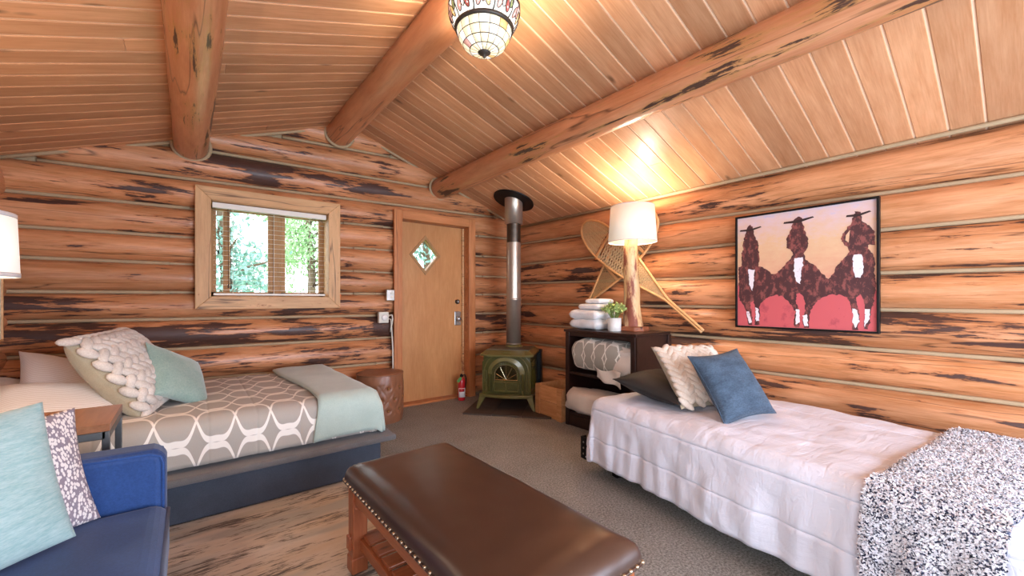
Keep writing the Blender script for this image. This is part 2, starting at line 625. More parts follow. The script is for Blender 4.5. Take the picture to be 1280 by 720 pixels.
lay_planks(1, 3.60, 0.1405, 0.0105, 0.154)
# ridge joint + chinking bead where roof meets the walls
MB().tube([(RX, -2.1, RZ + 0.004), (RX, 4.2, RZ + 0.004)], 0.012, 8).build('ridge_strip', 'plank', ceiling)
MB().tube([(3.425, y, roof(3.425) - 0.012) for y in (-2.1, 0, 2, 4.25)], 0.014, 8).build('chinking', 'chink', ceiling, smooth=True)
for a, b in ((-1.0, RX), (RX, 3.45)):
    MB().tube([(a + (b - a) * i / 8, 4.215 + 0.006 * nz(i), roof(a + (b - a) * i / 8) - 0.010) for i in range(9)], 0.013, 8).build('chinking', 'chink', ceiling, smooth=True)

# ---------------------------------------------------------------- purlin and ridge beams
def beam(x, z, r, bark, label, seed, y0=-2.1, y1=4.33):
    vs, fs = [], []
    n, seg = 70, 22
    for i in range(n + 1):
        s = y0 + (y1 - y0) * i / n
        for k in range(seg):
            t = 2 * PI * k / seg
            w = 1 + 0.05 * nz(s * 0.9 + seed, math.cos(t) * 0.7, math.sin(t) * 0.7) + 0.022 * nz(s * 4.5 + seed, math.cos(t) * 1.6, math.sin(t) * 1.6)
            vs.append((s - (y0 + y1) / 2, r * w * math.cos(t) + 0.012 * nz(s * 0.5, seed), r * w * math.sin(t) + 0.008 * nz(s * 0.6, seed + 9)))
    for i in range(n):
        for k in range(seg):
            fs.append((i * seg + k, i * seg + (k + 1) % seg, (i + 1) * seg + (k + 1) % seg, (i + 1) * seg + k))
    fs += [tuple(range(seg)), tuple(n * seg + k for k in range(seg))]
    root = thing('ceiling_beam', label, 'beam', (x, (y0 + y1) / 2, z), (0, 0, R(90)))
    o = MB().add(vs, fs).build('beam_log', 'beam', root, smooth=True)
    o['bark'] = bark
    ring = [((4.205 - (y0 + y1) / 2), (r + 0.012) * math.cos(q * PI / 12), (r + 0.012) * math.sin(q * PI / 12)) for q in range(24)]
    MB().tube(ring, 0.014, 8, closed=True).build('caulk_ring', 'chink', root, smooth=True)
    return root
beam(0.022, 2.402, 0.112, 0.055, 'log ceiling beam over the left bed, ending above the window', 3.0)
beam(1.165, 2.790, 0.122, -0.005, 'ridge log beam in the middle carrying the stained glass light', 8.0)
beam(2.265, 2.428, 0.112, 0.065, 'log ceiling beam on the right slope, ending above the door', 14.0)

# ---------------------------------------------------------------- more materials
M['black'] = simple('matt_black_metal', '#1c1b1b', 0.45, 0.6, var=0.1)
M['steel'] = simple('pale_steel', '#b9b5ae', 0.35, 0.9, var=0.08)
M['white_plastic'] = simple('white_plastic', '#e8e6e0', 0.4, var=0.03)
M['white_vinyl'] = simple('cream_vinyl_slat', '#efe9dc', 0.45, var=0.03)
M['cord'] = simple('dark_pull_cord', '#4a4038', 0.8)
t = NT('window_glass')
t.set(Base_Color=(1, 1, 1, 1), Roughness=0.02)
t.b.inputs['Transmission Weight'].default_value = 1.0
t.b.inputs['IOR'].default_value = 1.02
M['glass'] = t.m

# ---------------------------------------------------------------- window in the back wall
def mitred(root, x0, x1, z0, z1, w, y0, y1, mat, name='trim_board'):
    """four mitred boards round a rectangle (outer x0..x1, z0..z1)"""
    quads = [[(x0, z0), (x1, z0), (x1 - w, z0 + w), (x0 + w, z0 + w)], [(x0 + w, z1 - w), (x1 - w, z1 - w), (x1, z1), (x0, z1)],
             [(x0, z0), (x0 + w, z0 + w), (x0 + w, z1 - w), (x0, z1)], [(x1 - w, z0 + w), (x1, z0), (x1, z1), (x1 - w, z1 - w)]]
    for i, q in enumerate(quads):
        cx, cz = sum(p[0] for p in q) / 4, sum(p[1] for p in q) / 4
        mb = MB()
        if i < 2:
            mb.prism([(p[0] - cx, p[1] - cz) for p in q], y0, y1)
            mb.build(name, mat, root, loc=(cx, 0, cz), bevel=0.004)
        else:      # upright board: local x along the length
            mb.prism([(p[1] - cz, -(p[0] - cx)) for p in q], y0, y1)
            mb.build(name, mat, root, loc=(cx, 0, cz), rot=(0, R(-90), 0), bevel=0.004)
w1 = thing('window_1', 'two light window with wide pale wood trim', 'window', (0.6, YB, 0))
structure(w1)
mitred(w1, -0.557, 0.557, 1.078, 2.082, 0.105, -0.165, -0.130, 'trim')
for nm, c, d in (('jamb', (-0.463, -0.02, 1.58), (0.022, 0.25, 0.82)), ('jamb', (0.463, -0.02, 1.58), (0.022, 0.25, 0.82)),
                 ('head_board', (0, -0.02, 1.983), (0.90, 0.25, 0.022)), ('sill_board', (0, -0.02, 1.176), (0.90, 0.25, 0.022))):
    part_box(nm, c, d, 'trim', w1, 0.003)
M['sash'] = wood('brown_sash_wood', '#b98d5f', '#9c7148', 'Z', 6, 0.55, 0.3, bump=0.1, vary=0.05)  # browner wood than the trim boards
for x0, x1 in ((-0.452, 0.02), (0.075, 0.452)):
    cx, w = (x0 + x1) / 2, x1 - x0
    sash = MB()
    sw = 0.042
    for c, d in (((cx, 0.055, 1.58), None),):
        sash.box((x0 + sw / 2, 0.055, 1.58), (sw, 0.04, 0.79)).box((x1 - sw / 2, 0.055, 1.58), (sw, 0.04, 0.79))
        sash.box((cx, 0.055, 1.205), (w, 0.04, sw)).box((cx, 0.055, 1.955), (w, 0.04, sw))
    so = sash.build('sash', 'sash', w1, bevel=0.003)
    MB().box((cx, 0.055, 1.58), (w - 0.08, 0.004, 0.71)).build('pane', 'glass', so)
part_box('mullion', (0.047, 0.045, 1.58), (0.055, 0.07, 0.80), 'sash', w1)
part_box('meeting_stile', (-0.335, 0.075, 1.58), (0.05, 0.03, 0.79), 'sash', w1)
part_box('latch', (-0.395, 0.02, 1.57), (0.012, 0.02, 0.035), 'black', w1, 0.002)

bl = thing('venetian_blind', 'white venetian blind with open thin slats in the window', 'blind', (0.6, YB - 0.085, 0))
part_box('headrail', (0, -0.005, 1.945), (0.885, 0.045, 0.045), 'white_vinyl', bl, 0.003)
part_box('bottom_rail', (0, 0, 1.203), (0.87, 0.03, 0.018), 'white_vinyl', bl, 0.003)
slat = None
for i in range(17):
    z = 1.240 + i * 0.0415
    if slat is None:
        mb = MB()
        vs = [(x, y, 0.0016 * (1 - (y / 0.0125) ** 2)) for x in (-0.435, 0.435) for y in (-0.0125, -0.006, 0.0, 0.006, 0.0125)]
        mb.add(vs, [(k, k + 1, k + 6, k + 5) for k in range(4)])
        slat = mb.build('slat', 'white_vinyl', bl, loc=(0, 0, z), smooth=True, solid=0.0012)
        slat.rotation_euler = (R(3), 0, 0)
    else:
        o = slat.copy(); COL.objects.link(o); o.location = (0, 0, z)
for x in (-0.30, 0.005, 0.30):
    MB().tube([(x, -0.013, 1.20), (x, -0.013, 1.94)], 0.0016, 6).build('ladder_cord', 'white_vinyl', bl)
for x, zb in ((-0.318, 1.262), (-0.335, 1.27), (0.325, 1.29), (0.34, 1.30)):
    c = MB().tube([(x, -0.022, 1.93), (x + 0.004, -0.022, zb)], 0.002, 6).build('pull_cord', 'cord', bl)
    MB().lathe([(0.003, 0.02), (0.007, 0.0), (0.006, -0.014), (0.002, -0.016)], 10, (x + 0.004, -0.022, zb)).build('tassel', 'cord', c, smooth=True)

# ---------------------------------------------------------------- door
d1 = thing('door_1', 'flush blond wood door with a diamond window and red wood casing', 'door', (0, YB, 0))
structure(d1)
# casing boards (local x along the board)
for nm, p, q, wd in (('casing', (1.745, -0.148, 0.0), (1.745, -0.148, 2.115), 0.09), ('casing', (2.670, -0.148, 0.0), (2.670, -0.148, 2.115), 0.09),
                     ('casing', (1.79, -0.148, 2.068), (2.625, -0.148, 2.068), 0.094)):
    p, q = Vector(p), Vector(q)
    L = (q - p).length
    up = abs((q - p).z) > 0.5
    MB().box((0, 0, 0), (L, 0.035, wd)).build(nm, 'casing', d1, loc=(p + q) / 2, rot=(0, R(-90) if up else 0, 0), bevel=0.005)
part_box('jamb', (1.778, -0.02, 1.02), (0.03, 0.24, 2.04), 'casing', d1, 0.003)
part_box('jamb', (2.640, -0.02, 1.02), (0.03, 0.24, 2.04), 'casing', d1, 0.003)
part_box('head_jamb', (2.21, -0.02, 2.038), (0.83, 0.24, 0.03), 'casing', d1, 0.003)
part_box('door_stop', (2.612, -0.035, 1.0), (0.022, 0.03, 2.03), 'trim', d1, 0.002)
M['bronze'] = simple('dark_bronze', '#4a3d33', 0.4, 0.8)
part_box('threshold', (2.21, -0.04, 0.012), (0.83, 0.18, 0.024), 'casing', d1, 0.004)
# slab with a diamond shaped hole: eight wedges of a frame round the hole
dx0, dx1, dz0, dz1 = 1.797, 2.612, 0.026, 2.020
hc, hw, hh = (2.125, 1.665), 0.195, 0.225
dm = MB()
H4 = [(hc[0] - hw, hc[1]), (hc[0], hc[1] + hh), (hc[0] + hw, hc[1]), (hc[0], hc[1] - hh)]
C4 = [(dx0, dz0), (dx0, dz1), (dx1, dz1), (dx1, dz0)]
L_, T_, R_, B_ = (dx0, hc[1]), (hc[0], dz1), (dx1, hc[1]), (hc[0], dz0)
for poly in ([L_, C4[1], T_, H4[1], H4[0]], [T_, C4[2], R_, H4[2], H4[1]], [R_, C4[3], B_, H4[3], H4[2]], [B_, C4[0], L_, H4[0], H4[3]]):
    dm.prism(poly, -0.02, 0.024)
slab = dm.build('door_slab', 'door', d1)
fr = MB()
for k in range(4):
    a, b = H4[k], H4[(k + 1) % 4]
    ai = (hc[0] + (a[0] - hc[0]) * 0.80, hc[1] + (a[1] - hc[1]) * 0.80)
    bi = (hc[0] + (b[0] - hc[0]) * 0.80, hc[1] + (b[1] - hc[1]) * 0.80)
    fr.prism([a, b, bi, ai], -0.030, 0.03)
fr.build('diamond_frame', 'sash', slab, bevel=0.003)
MB().prism([(hc[0] + (p[0] - hc[0]) * 0.82, hc[1] + (p[1] - hc[1]) * 0.82) for p in H4], 0.0, 0.005).build('pane', 'glass', slab)
ymx = Matrix.Rotation(R(90), 4, 'X')
db = MB().lathe([(0.001, 0.024), (0.018, 0.024), (0.027, 0.016), (0.030, 0.0)], 20, mtx=Matrix.Translation((2.545, -0.02, 1.135)) @ ymx).build('deadbolt', 'bronze', slab, smooth=True)
MB().box((2.545, -0.047, 1.135), (0.006, 0.012, 0.028)).build('thumb_turn', 'steel', db, bevel=0.002)
pl = part_box('lock_plate', (2.547, -0.026, 0.935), (0.085, 0.012, 0.165), 'steel', slab, 0.008)
MB().lathe([(0.001, 0.05), (0.024, 0.048), (0.030, 0.035), (0.026, 0.018), (0.016, 0.0)], 20, mtx=Matrix.Translation((2.547, -0.032, 0.93)) @ ymx).build('knob', 'steel', slab, smooth=True)

# ---------------------------------------------------------------- small electrical things beside the door
M['ivory'] = simple('ivory_plastic', '#d8d2c2', 0.4, var=0.03)
th = thing('wall_box', 'small grey electrical box with two black slots beside door casing', 'switch', (1.655, 4.155, 1.205))
part_box('box_body', (0, 0, 0), (0.085, 0.05, 0.115), 'steel', th, 0.006)
for z in (-0.02, 0.022):
    part_box('slot', (0.012, -0.026, z), (0.03, 0.006, 0.022), 'ivory', th, 0.002)
ou = thing('wall_outlet', 'white outlet box with round socket below the grey box', 'outlet', (1.585, 4.160, 0.975))
part_box('cover', (0, 0, 0), (0.105, 0.05, 0.115), 'ivory', ou, 0.007)
MB().lathe([(0.001, 0.014), (0.026, 0.014), (0.031, 0.006), (0.031, 0.0)], 20, mtx=Matrix.Translation((0.004, -0.024, 0)) @ ymx).build('socket', 'white_plastic', ou, smooth=True)
cbl = MB().tube([(1.635, 4.15, 0.99), (1.665, 4.125, 1.0), (1.675, 4.13, 0.96), (1.67, 4.15, 0.88), (1.682, 4.165, 0.78), (1.684, 4.15, 0.66), (1.690, 4.16, 0.5), (1.688, 4.15, 0.30), (1.69, 4.15, 0.02)], 0.008, 8)
cbl.tube([(1.635, 4.15, 0.96), (1.655, 4.13, 0.955), (1.663, 4.14, 0.90), (1.66, 4.155, 0.82)], 0.005, 8)
tag(cbl.build('power_cable', 'ivory', smooth=True), 'pale power cable running down the wall from the outlet', 'cable')

# ---------------------------------------------------------------- outdoors seen through the glass
M['grass'] = simple('meadow', '#6f8a4c', 0.95, var=0.3, nscale=3)
grd = MB().box((1.2, 22, -0.35), (60, 35, 0.1)).build('ground', 'grass')
grd2 = MB().box((1.2, -12, -0.35), (60, 19, 0.1)).build('ground', 'grass')
for g in (grd, grd2):
    structure(g, 'open grassy ground outside the cabin')
M['bark'] = simple('tree_bark', '#6b5746', 0.9, var=0.35, nscale=12, bump=0.5)
def leafmat(name, c):
    t = NT(name)
    v = t.coords((1, 1, 1), rand=False)
    f = t.noise(v, 3.5, 2)
    a = lin(c)
    t.set(Base_Color=t.mix(f, tuple(x * 0.6 for x in a[:3]) + (1,), tuple(min(1, x * 1.5) for x in a[:3]) + (1,)), Roughness=0.6)
    return t.m
M['leaf_teal'] = leafmat('blue_green_leaves', '#7fa79c')
M['leaf_green'] = leafmat('fresh_green_leaves', '#93b583')
def tree(name, label, x, y, h, cz, rx, rz, n, mat, seed):
    rg = random.Random(seed)
    root = thing(name, label, 'tree', (x, y, -0.3), group=None)
    tk = MB().tube([(0, 0, 0), (0.05, 0, h * 0.4), (-0.04, 0.05, h * 0.7), (0.02, 0, h)], [0.11, 0.09, 0.06, 0.02], 10)
    for k in range(9):
        a = rg.random() * 6.28
        z = h * (0.35 + 0.06 * k)
        tk.tube([(0, 0, z), (0.5 * math.cos(a), 0.5 * math.sin(a), z + 0.25), (1.1 * math.cos(a), 1.1 * math.sin(a), z + 0.35)], [0.035, 0.022, 0.008], 6)
    tk.build('trunk', 'bark', root, smooth=True)
    mb = MB()
    cl = [(rg.gauss(0, 0.5) * rx, rg.gauss(0, 0.5) * rx, cz + rg.gauss(0, 0.5) * rz) for _ in range(26)]
    for _ in range(n):
        c = rg.choice(cl)
        p = Vector((c[0] + rg.gauss(0, 0.20), c[1] + rg.gauss(0, 0.20), c[2] + rg.gauss(0, 0.17)))
        m = Matrix.Translation(p) @ Euler((rg.random() * 6, rg.random() * 6, rg.random() * 6)).to_matrix().to_4x4()
        s = rg.uniform(0.035, 0.07)
        mb.add([(-s, 0, 0), (0, -s * 0.5, 0.2 * s), (s, 0, 0), (0, s * 0.5, 0.2 * s)], [(0, 1, 2, 3)], m)
    f = mb.build('foliage', mat, root, recalc=False)
    f['kind'] = 'stuff'
tree('birch_tree', 'blue green leafy tree outside left half of the window', 0.45, 8.0, 4.2, 2.1, 0.70, 1.25, 2600, 'leaf_teal', 1)
tree('birch_tree', 'fresh green leafy tree outside right half of the window', 2.35, 11.0, 5.0, 2.6, 0.85, 1.4, 4200, 'leaf_green', 2)
tree('birch_tree', 'blue green tree seen through the diamond door pane', 4.0, 8.0, 4.4, 2.3, 0.6, 1.1, 1900, 'leaf_teal', 3)
# simple glazing of the two openings behind the camera
for nm, lab, loc, rot, s0, s1, z0, z1 in (('window_2', 'wide glazed front opening behind the camera', (0, YF, 0), R(180), FWIN[0], FWIN[1], FWIN[2], FWIN[3]),
                                          ('window_3', 'side window in the left wall', (XL, 0, 0), R(90), LWIN[0], LWIN[1], LWIN[2], LWIN[3])):
    w = thing(nm, lab, 'window', loc, (0, 0, rot)); structure(w)
    n = 3 if nm == 'window_2' else 2
    mitred(w, s0 - 0.06, s1 + 0.06, z0 - 0.04, z1 + 0.06, 0.1, -0.165, -0.13, 'trim')
    for k in range(n):
        a, b = s0 + (s1 - s0) * k / n, s0 + (s1 - s0) * (k + 1) / n
        sh = MB()
        for c, d in ((((a + b) / 2, 0.06, z0 + 0.03), (b - a, 0.05, 0.06)), (((a + b) / 2, 0.06, z1 - 0.03), (b - a, 0.05, 0.06)),
                     ((a + 0.03, 0.06, (z0 + z1) / 2), (0.06, 0.05, z1 - z0)), ((b - 0.03, 0.06, (z0 + z1) / 2), (0.06, 0.05, z1 - z0))):
            sh.box(c, d)
        so = sh.build('sash', 'sash', w)
        MB().box(((a + b) / 2, 0.06, (z0 + z1) / 2), (b - a - 0.1, 0.004, z1 - z0 - 0.1)).build('pane', 'glass', so)

# ---------------------------------------------------------------- stained glass ceiling light under the ridge beam
def glow(name, col, e, rough=0.4, mix_noise=None):
    t = NT(name)
    c = lin(col)
    v = t.coords((1, 1, 1), rand=False)
    f = t.noise(v, 22, 3)
    cc = t.mix(f, tuple(x * 0.85 for x in c[:3]) + (1,), c)
    t.set(Base_Color=cc, Roughness=rough, Emission_Color=cc, Emission_Strength=e)
    return t.m
M['g_cream'] = glow('lit_cream_glass', '#f3e3bd', 0.75)
M['g_white'] = glow('lit_white_glass', '#f6f0e4', 0.8)
M['g_pink'] = glow('lit_pink_glass', '#dca69a', 0.5)
M['g_red'] = glow('lit_red_glass', '#b0584c', 0.35)
M['g_green'] = glow('lit_green_glass', '#94a26c', 0.4)
M['g_amber'] = glow('lit_amber_glass', '#e6bd7c', 0.6)
M['lead'] = simple('dark_lead_came', '#4b443d', 0.45, 0.5)
cl = thing('ceiling_light', 'stained glass bowl ceiling light under the ridge beam', 'light', (1.165, 1.70, 0))
Z0 = 2.395      # bottom of the bowl
bowl = [(0.030, 0.0), (0.072, 0.010), (0.105, 0.034), (0.126, 0.068), (0.136, 0.106)]      # lower bowl
band = [(0.136, 0.106), (0.144, 0.120)]
skirt = [(0.144, 0.120), (0.162, 0.148), (0.174, 0.182), (0.177, 0.212)]
NS = 16
for i in range(len(bowl) - 1):
    for k in range(NS):
        a0, a1 = 2 * PI * k / NS, 2 * PI * (k + 1) / NS
        mb = MB()
        vs = []
        for (r, z) in (bowl[i], bowl[i + 1]):
            for a in (a0, (a0 + a1) / 2, a1):
                vs.append((r * math.cos(a), r * math.sin(a), Z0 + z))
        mb.add(vs, [(0, 1, 4, 3), (1, 2, 5, 4)])
        mt = 'g_cream' if (k * 7 + i * 5) % 9 else ('g_pink' if k % 2 else 'g_amber')
        if (k + i) % 4 == 1: mt = 'g_white'
        mb.build('glass_piece', mt, cl, smooth=True, solid=0.003)
ld = MB()
for (r, z) in bowl + band[1:] + [skirt[-1]]:
    ld.tube([(r * math.cos(q * PI / 16), r * math.sin(q * PI / 16), Z0 + z) for q in range(32)], 0.0026, 6, closed=True)
for k in range(NS):
    a = 2 * PI * k / NS
    ld.tube([(r * math.cos(a), r * math.sin(a), Z0 + z) for r, z in bowl + band[1:]], 0.0022, 6)
def sk(a, q):
    """point of the skirt surface: angle a, height fraction q"""
    x = q * (len(skirt) - 1)
    i = min(int(x), len(skirt) - 2)
    f = x - i
    r = skirt[i][0] + (skirt[i + 1][0] - skirt[i][0]) * f
    z = skirt[i][1] + (skirt[i + 1][1] - skirt[i][1]) * f
    return Vector((r * math.cos(a), r * math.sin(a), Z0 + z))
# skirt: white ground pieces with tulip shaped pink, red and green inlays, each a piece of its own
NT_ = 10
for k in range(NT_):
    a0, a1 = 2 * PI * k / NT_, 2 * PI * (k + 1) / NT_
    g = MB()
    vs, fs = [], []
    for j in range(7):
        for i in range(7):
            vs.append(sk(a0 + (a1 - a0) * i / 6, j / 6))
    for j in range(6):
        for i in range(6):
            fs.append((j * 7 + i, j * 7 + i + 1, j * 7 + i + 8, j * 7 + i + 7))
    g.add(vs, fs).build('glass_piece', 'g_white', cl, smooth=True, solid=0.003)
    am = (a0 + a1) / 2
    for j, (da, qc, wa, wq, tilt, mt) in enumerate(((-0.13, 0.38, 0.075, 0.26, 0.5, 'g_pink'), (0.13, 0.38, 0.075, 0.26, -0.5, 'g_red' if k % 2 else 'g_amber'),
                                                    (0.0, 0.55, 0.07, 0.30, 0.0, 'g_white' if k % 2 else 'g_pink'), (0.27, 0.62, 0.06, 0.26, 0.35, 'g_green'))):
        ring = []
        for q in range(14):
            th_ = 2 * PI * q / 14
            u, v_ = math.cos(th_) * wa, math.sin(th_) * wq
            u2 = u + tilt * v_ * 0.28
            p = sk(am + da + u2, max(0.03, min(0.97, qc + v_)))
            ring.append(p + Vector((math.cos(am), math.sin(am), 0)) * 0.003)
        MB().add(ring, [tuple(range(14))]).build('glass_inlay', mt, cl, solid=0.002)
        ld.tube(ring, 0.0024, 6, closed=True)
    ld.tube([sk(a0 + 0.03 * math.sin(j * 0.9), j / 6) for j in range(7)], 0.004, 6)
ld.build('lead_came', 'lead', cl, smooth=True)
bd = MB().lathe([(band[0][0], 0.104), (0.142, 0.103), (0.148, 0.117), (0.143, 0.121)], 32, (0, 0, Z0), cap=False).build('lead_band', 'lead', cl, smooth=True, solid=0.003)
MB().lathe([(0.173, 0.203), (0.180, 0.203), (0.181, 0.222), (0.174, 0.222), (0.173, 0.203)], 40, (0, 0, Z0), cap=False).build('rim', 'lead', cl, smooth=True)
fin = MB().lathe([(0.002, -0.030), (0.006, -0.026), (0.006, -0.018), (0.018, -0.012), (0.030, -0.004), (0.033, 0.006), (0.028, 0.012)], 24, (0, 0, Z0))
fin.build('finial', 'lead', cl, smooth=True)
MB().lathe([(0.011, 0.01), (0.011, 0.245)], 14, (0, 0, Z0)).build('stem', 'lead', cl, smooth=True)
MB().lathe([(0.085, 0.245), (0.085, 0.262), (0.07, 0.280)], 32, (0, 0, Z0)).build('canopy', 'lead', cl, smooth=True)
def lamp_light(name, loc, power, col, r, parent=None):
    l = bpy.data.lights.new(name, 'POINT')
    l.energy, l.color, l.shadow_soft_size = power, col, r
    o = bpy.data.objects.new(name, l)
    COL.objects.link(o)
    o.location = loc
    if parent:
        o.parent = parent
    return o
lamp_light('bulb', (0.06, 0.0, Z0 + 0.20), 9, (1.0, 0.86, 0.68), 0.03, cl)
lamp_light('bulb', (-0.06, 0.0, Z0 + 0.20), 9, (1.0, 0.86, 0.68), 0.03, cl)

# ---------------------------------------------------------------- painting on the right wall
t = NT('painted_sky')
v = t.coords((1, 1, 1), rand=False)
sep = t.n.new('ShaderNodeSeparateXYZ'); t.t.links.new(v, sep.inputs[0])
f = t.noise(t.coords((6, 6, 11), rand=False), 2.2, 5, 0.65)
zz = t.math('ADD', t.math('MULTIPLY_ADD', sep.outputs[2], 1.15, 0.45), t.math('MULTIPLY_ADD', f, 0.5, -0.25))
c = t.ramp(zz, [(0.12, lin('#d9827a')), (0.40, lin('#dca584')), (0.66, lin('#e0b890')), (0.92, lin('#dcbfc0')), (1.0, lin('#c6bcd0'))])
t.set(Base_Color=c, Roughness=0.6); t.bump(f, 0.3, 0.004)
M['art_sky'] = t.m
def daub(name, a, b, th, sc=(22, 22, 16)):
    t = NT(name)
    f = t.noise(t.coords(sc, rand=False), 1.0, 5, 0.7)
    t.set(Base_Color=t.mix(t.ramp(f, [(th, (0, 0, 0, 1)), (th + 0.09, (1, 1, 1, 1))]), lin(a), lin(b)), Roughness=0.55)
    t.bump(f, 0.35, 0.004)
    return t.m
M['art_red'] = daub('painted_red_ground', '#cc5c60', '#b04a52', 0.56, (8, 8, 5))
M['art_dark'] = daub('painted_maroon', '#4d2b2c', '#8d4e48', 0.50, (34, 34, 20))
M['art_white'] = daub('painted_white', '#ece6ea', '#b9a4a8', 0.58)
M['art_hat'] = daub('painted_black_brown', '#33201f', '#4d2b2c', 0.6)
RIDERS = [(-0.405,0.039),(-0.382,0.045),(-0.385,0.126),(-0.374,0.189),(-0.382,0.205),(-0.367,0.252),(-0.353,0.305),(-0.345,0.344),(-0.323,0.357),(-0.305,0.339),(-0.296,0.298),(-0.291,0.266),(-0.268,0.224),(-0.262,0.162),(-0.258,0.091),(-0.265,0.038),(-0.236,0.028),(-0.202,0.003),(-0.174,-0.026),(-0.147,-0.023),(-0.107,0.013),(-0.081,0.048),(-0.056,0.076),(-0.037,0.103),(-0.056,0.142),(-0.079,0.159),(-0.081,0.226),(-0.069,0.247),(-0.049,0.288),(-0.037,0.345),(-0.024,0.369),(-0.005,0.377),(0.013,0.359),(0.023,0.307),(0.035,0.255),(0.052,0.203),(0.05,0.146),(0.028,0.112),(0.032,0.069),(0.068,0.037),(0.097,0.014),(0.127,-0.03),(0.15,-0.066),(0.167,-0.073),(0.189,-0.047),(0.206,0.0),(0.233,0.039),(0.26,0.071),(0.281,0.096),(0.271,0.117),(0.244,0.147),(0.233,0.185),(0.244,0.215),(0.265,0.252),(0.292,0.289),(0.297,0.335),(0.308,0.353),(0.32,0.357),(0.337,0.344),(0.341,0.321),(0.341,0.288),(0.364,0.265),(0.389,0.235),(0.404,0.211),(0.404,0.13),(0.369,0.13),(0.374,0.101),(0.399,0.059),(0.406,0.02),(0.406,-0.135),(0.397,-0.251),(0.384,-0.29),(0.381,-0.342),(0.371,-0.401),(0.349,-0.403),(0.354,-0.343),(0.357,-0.278),(0.349,-0.219),(0.333,-0.179),(0.313,-0.199),(0.316,-0.252),(0.328,-0.291),(0.33,-0.357),(0.32,-0.411),(0.295,-0.412),(0.292,-0.346),(0.295,-0.292),(0.281,-0.239),(0.265,-0.199),(0.233,-0.185),(0.178,-0.181),(0.144,-0.191),(0.109,-0.219),(0.08,-0.261),(0.062,-0.311),(0.056,-0.383),(0.056,-0.412),(0.026,-0.413),(0.019,-0.37),(0.032,-0.312),(0.035,-0.255),(0.026,-0.197),(0.001,-0.168),(-0.021,-0.182),(-0.018,-0.241),(-0.005,-0.284),(0.001,-0.357),(-0.002,-0.415),(-0.03,-0.409),(-0.034,-0.358),(-0.027,-0.299),(-0.049,-0.256),(-0.075,-0.219),(-0.107,-0.189),(-0.147,-0.181),(-0.196,-0.196),(-0.236,-0.227),(-0.258,-0.258),(-0.253,-0.335),(-0.258,-0.405),(-0.291,-0.407),(-0.286,-0.336),(-0.291,-0.258),(-0.301,-0.227),(-0.321,-0.242),(-0.315,-0.305),(-0.305,-0.368),(-0.308,-0.412),(-0.337,-0.409),(-0.349,-0.322),(-0.367,-0.259),(-0.397,-0.219),(-0.405,-0.179)]
BLAZES = [[(-0.337,0.019),(-0.291,0.011),(-0.296,-0.07),(-0.308,-0.148),(-0.323,-0.116),(-0.331,-0.053)],[(-0.03,0.081),(0.019,0.077),(0.023,0.033),(0.011,-0.009),(0.003,-0.103),(-0.024,-0.087),(-0.034,-0.007)],[(0.297,0.075),(0.339,0.071),(0.347,-0.002),(0.339,-0.074),(0.308,-0.073),(0.295,0.001)],[(-0.349,-0.306),(-0.331,-0.306),(-0.308,-0.384),(-0.331,-0.393)],[(-0.286,-0.274),(-0.268,-0.281),(-0.256,-0.374),(-0.282,-0.38)],[(-0.024,-0.284),(-0.002,-0.284),(0.003,-0.371),(-0.021,-0.394)],[(0.019,-0.327),(0.044,-0.319),(0.052,-0.397),(0.028,-0.396)],[(0.295,-0.272),(0.318,-0.285),(0.33,-0.357),(0.308,-0.398),(0.293,-0.359)],[(0.357,-0.278),(0.381,-0.277),(0.377,-0.342),(0.354,-0.389)]]

pt = thing('painting', 'framed painting of three dark riders on horses over red ground', 'painting', (3.385, 1.0135, 1.3727), (0, 0, R(-90)))
fw = 0.0135
for nm, c, d in (('frame_bar', (0, 0, 0.4225), (0.855, 0.04, fw)), ('frame_bar', (0, 0, -0.4225), (0.855, 0.04, fw)),
                 ('frame_bar', (-0.4207, 0, 0), (fw, 0.04, 0.832)), ('frame_bar', (0.4207, 0, 0), (fw, 0.04, 0.832))):
    part_box(nm, c, d, 'black', pt, 0.002)
cv = MB().box((0, 0.004, 0), (0.832, 0.02, 0.836)).build('canvas', 'art_sky', pt)
def flat(name, poly, y, mat, parent):
    return MB().prism([p for p in poly], y, -0.006).build(name, mat, parent)
flat('red_ground', [(-0.412, -0.414), (0.412, -0.414), (0.412, -0.155), (0.2, -0.135), (0.03, -0.12), (-0.2, -0.115), (-0.412, -0.10)], -0.0066, 'art_red', cv)
def ragged(poly, amp, step):
    out = []
    for (a, b), (c, d) in zip(poly, poly[1:] + poly[:1]):
        n = max(1, int(math.hypot(c - a, d - b) / step))
        for i in range(n):
            x, z = a + (c - a) * i / n, b + (d - b) * i / n
            out.append((x + amp * nz(x * 60, z * 60, 1.0), z + amp * nz(x * 60, z * 60, 9.0)))
    return out
RIDERS = ragged(RIDERS, 0.010, 0.009)
BLAZES = [ragged(b, 0.008, 0.010) for b in BLAZES]
flat('riders', [(max(-0.412, min(0.412, x)), max(-0.412, min(0.412, z))) for x, z in RIDERS], -0.0073, 'art_dark', cv)
for p, q, w in (((-0.397, 0.314), (-0.243, 0.319), 0.008), ((-0.099, 0.332), (0.086, 0.341), 0.010), ((0.26, 0.324), (0.387, 0.33), 0.008)):
    m = ((p[0] + q[0]) / 2, (p[1] + q[1]) / 2)
    flat('hat_brim', [p, (m[0], m[1] - w), (q[0], q[1] + 0.010), (q[0] - 0.008, q[1] + 0.018), (m[0], m[1] + w), (p[0] + 0.004, p[1] + 0.012)], -0.0080, 'art_hat', cv)
for b in BLAZES:
    flat('white_marking', [(x, max(-0.412, z)) for x, z in b], -0.0080, 'art_white', cv)
flat('arm_gap', [(0.26, 0.206), (0.281, 0.237), (0.274, 0.157), (0.257, 0.173)], -0.0080, 'art_sky', cv)

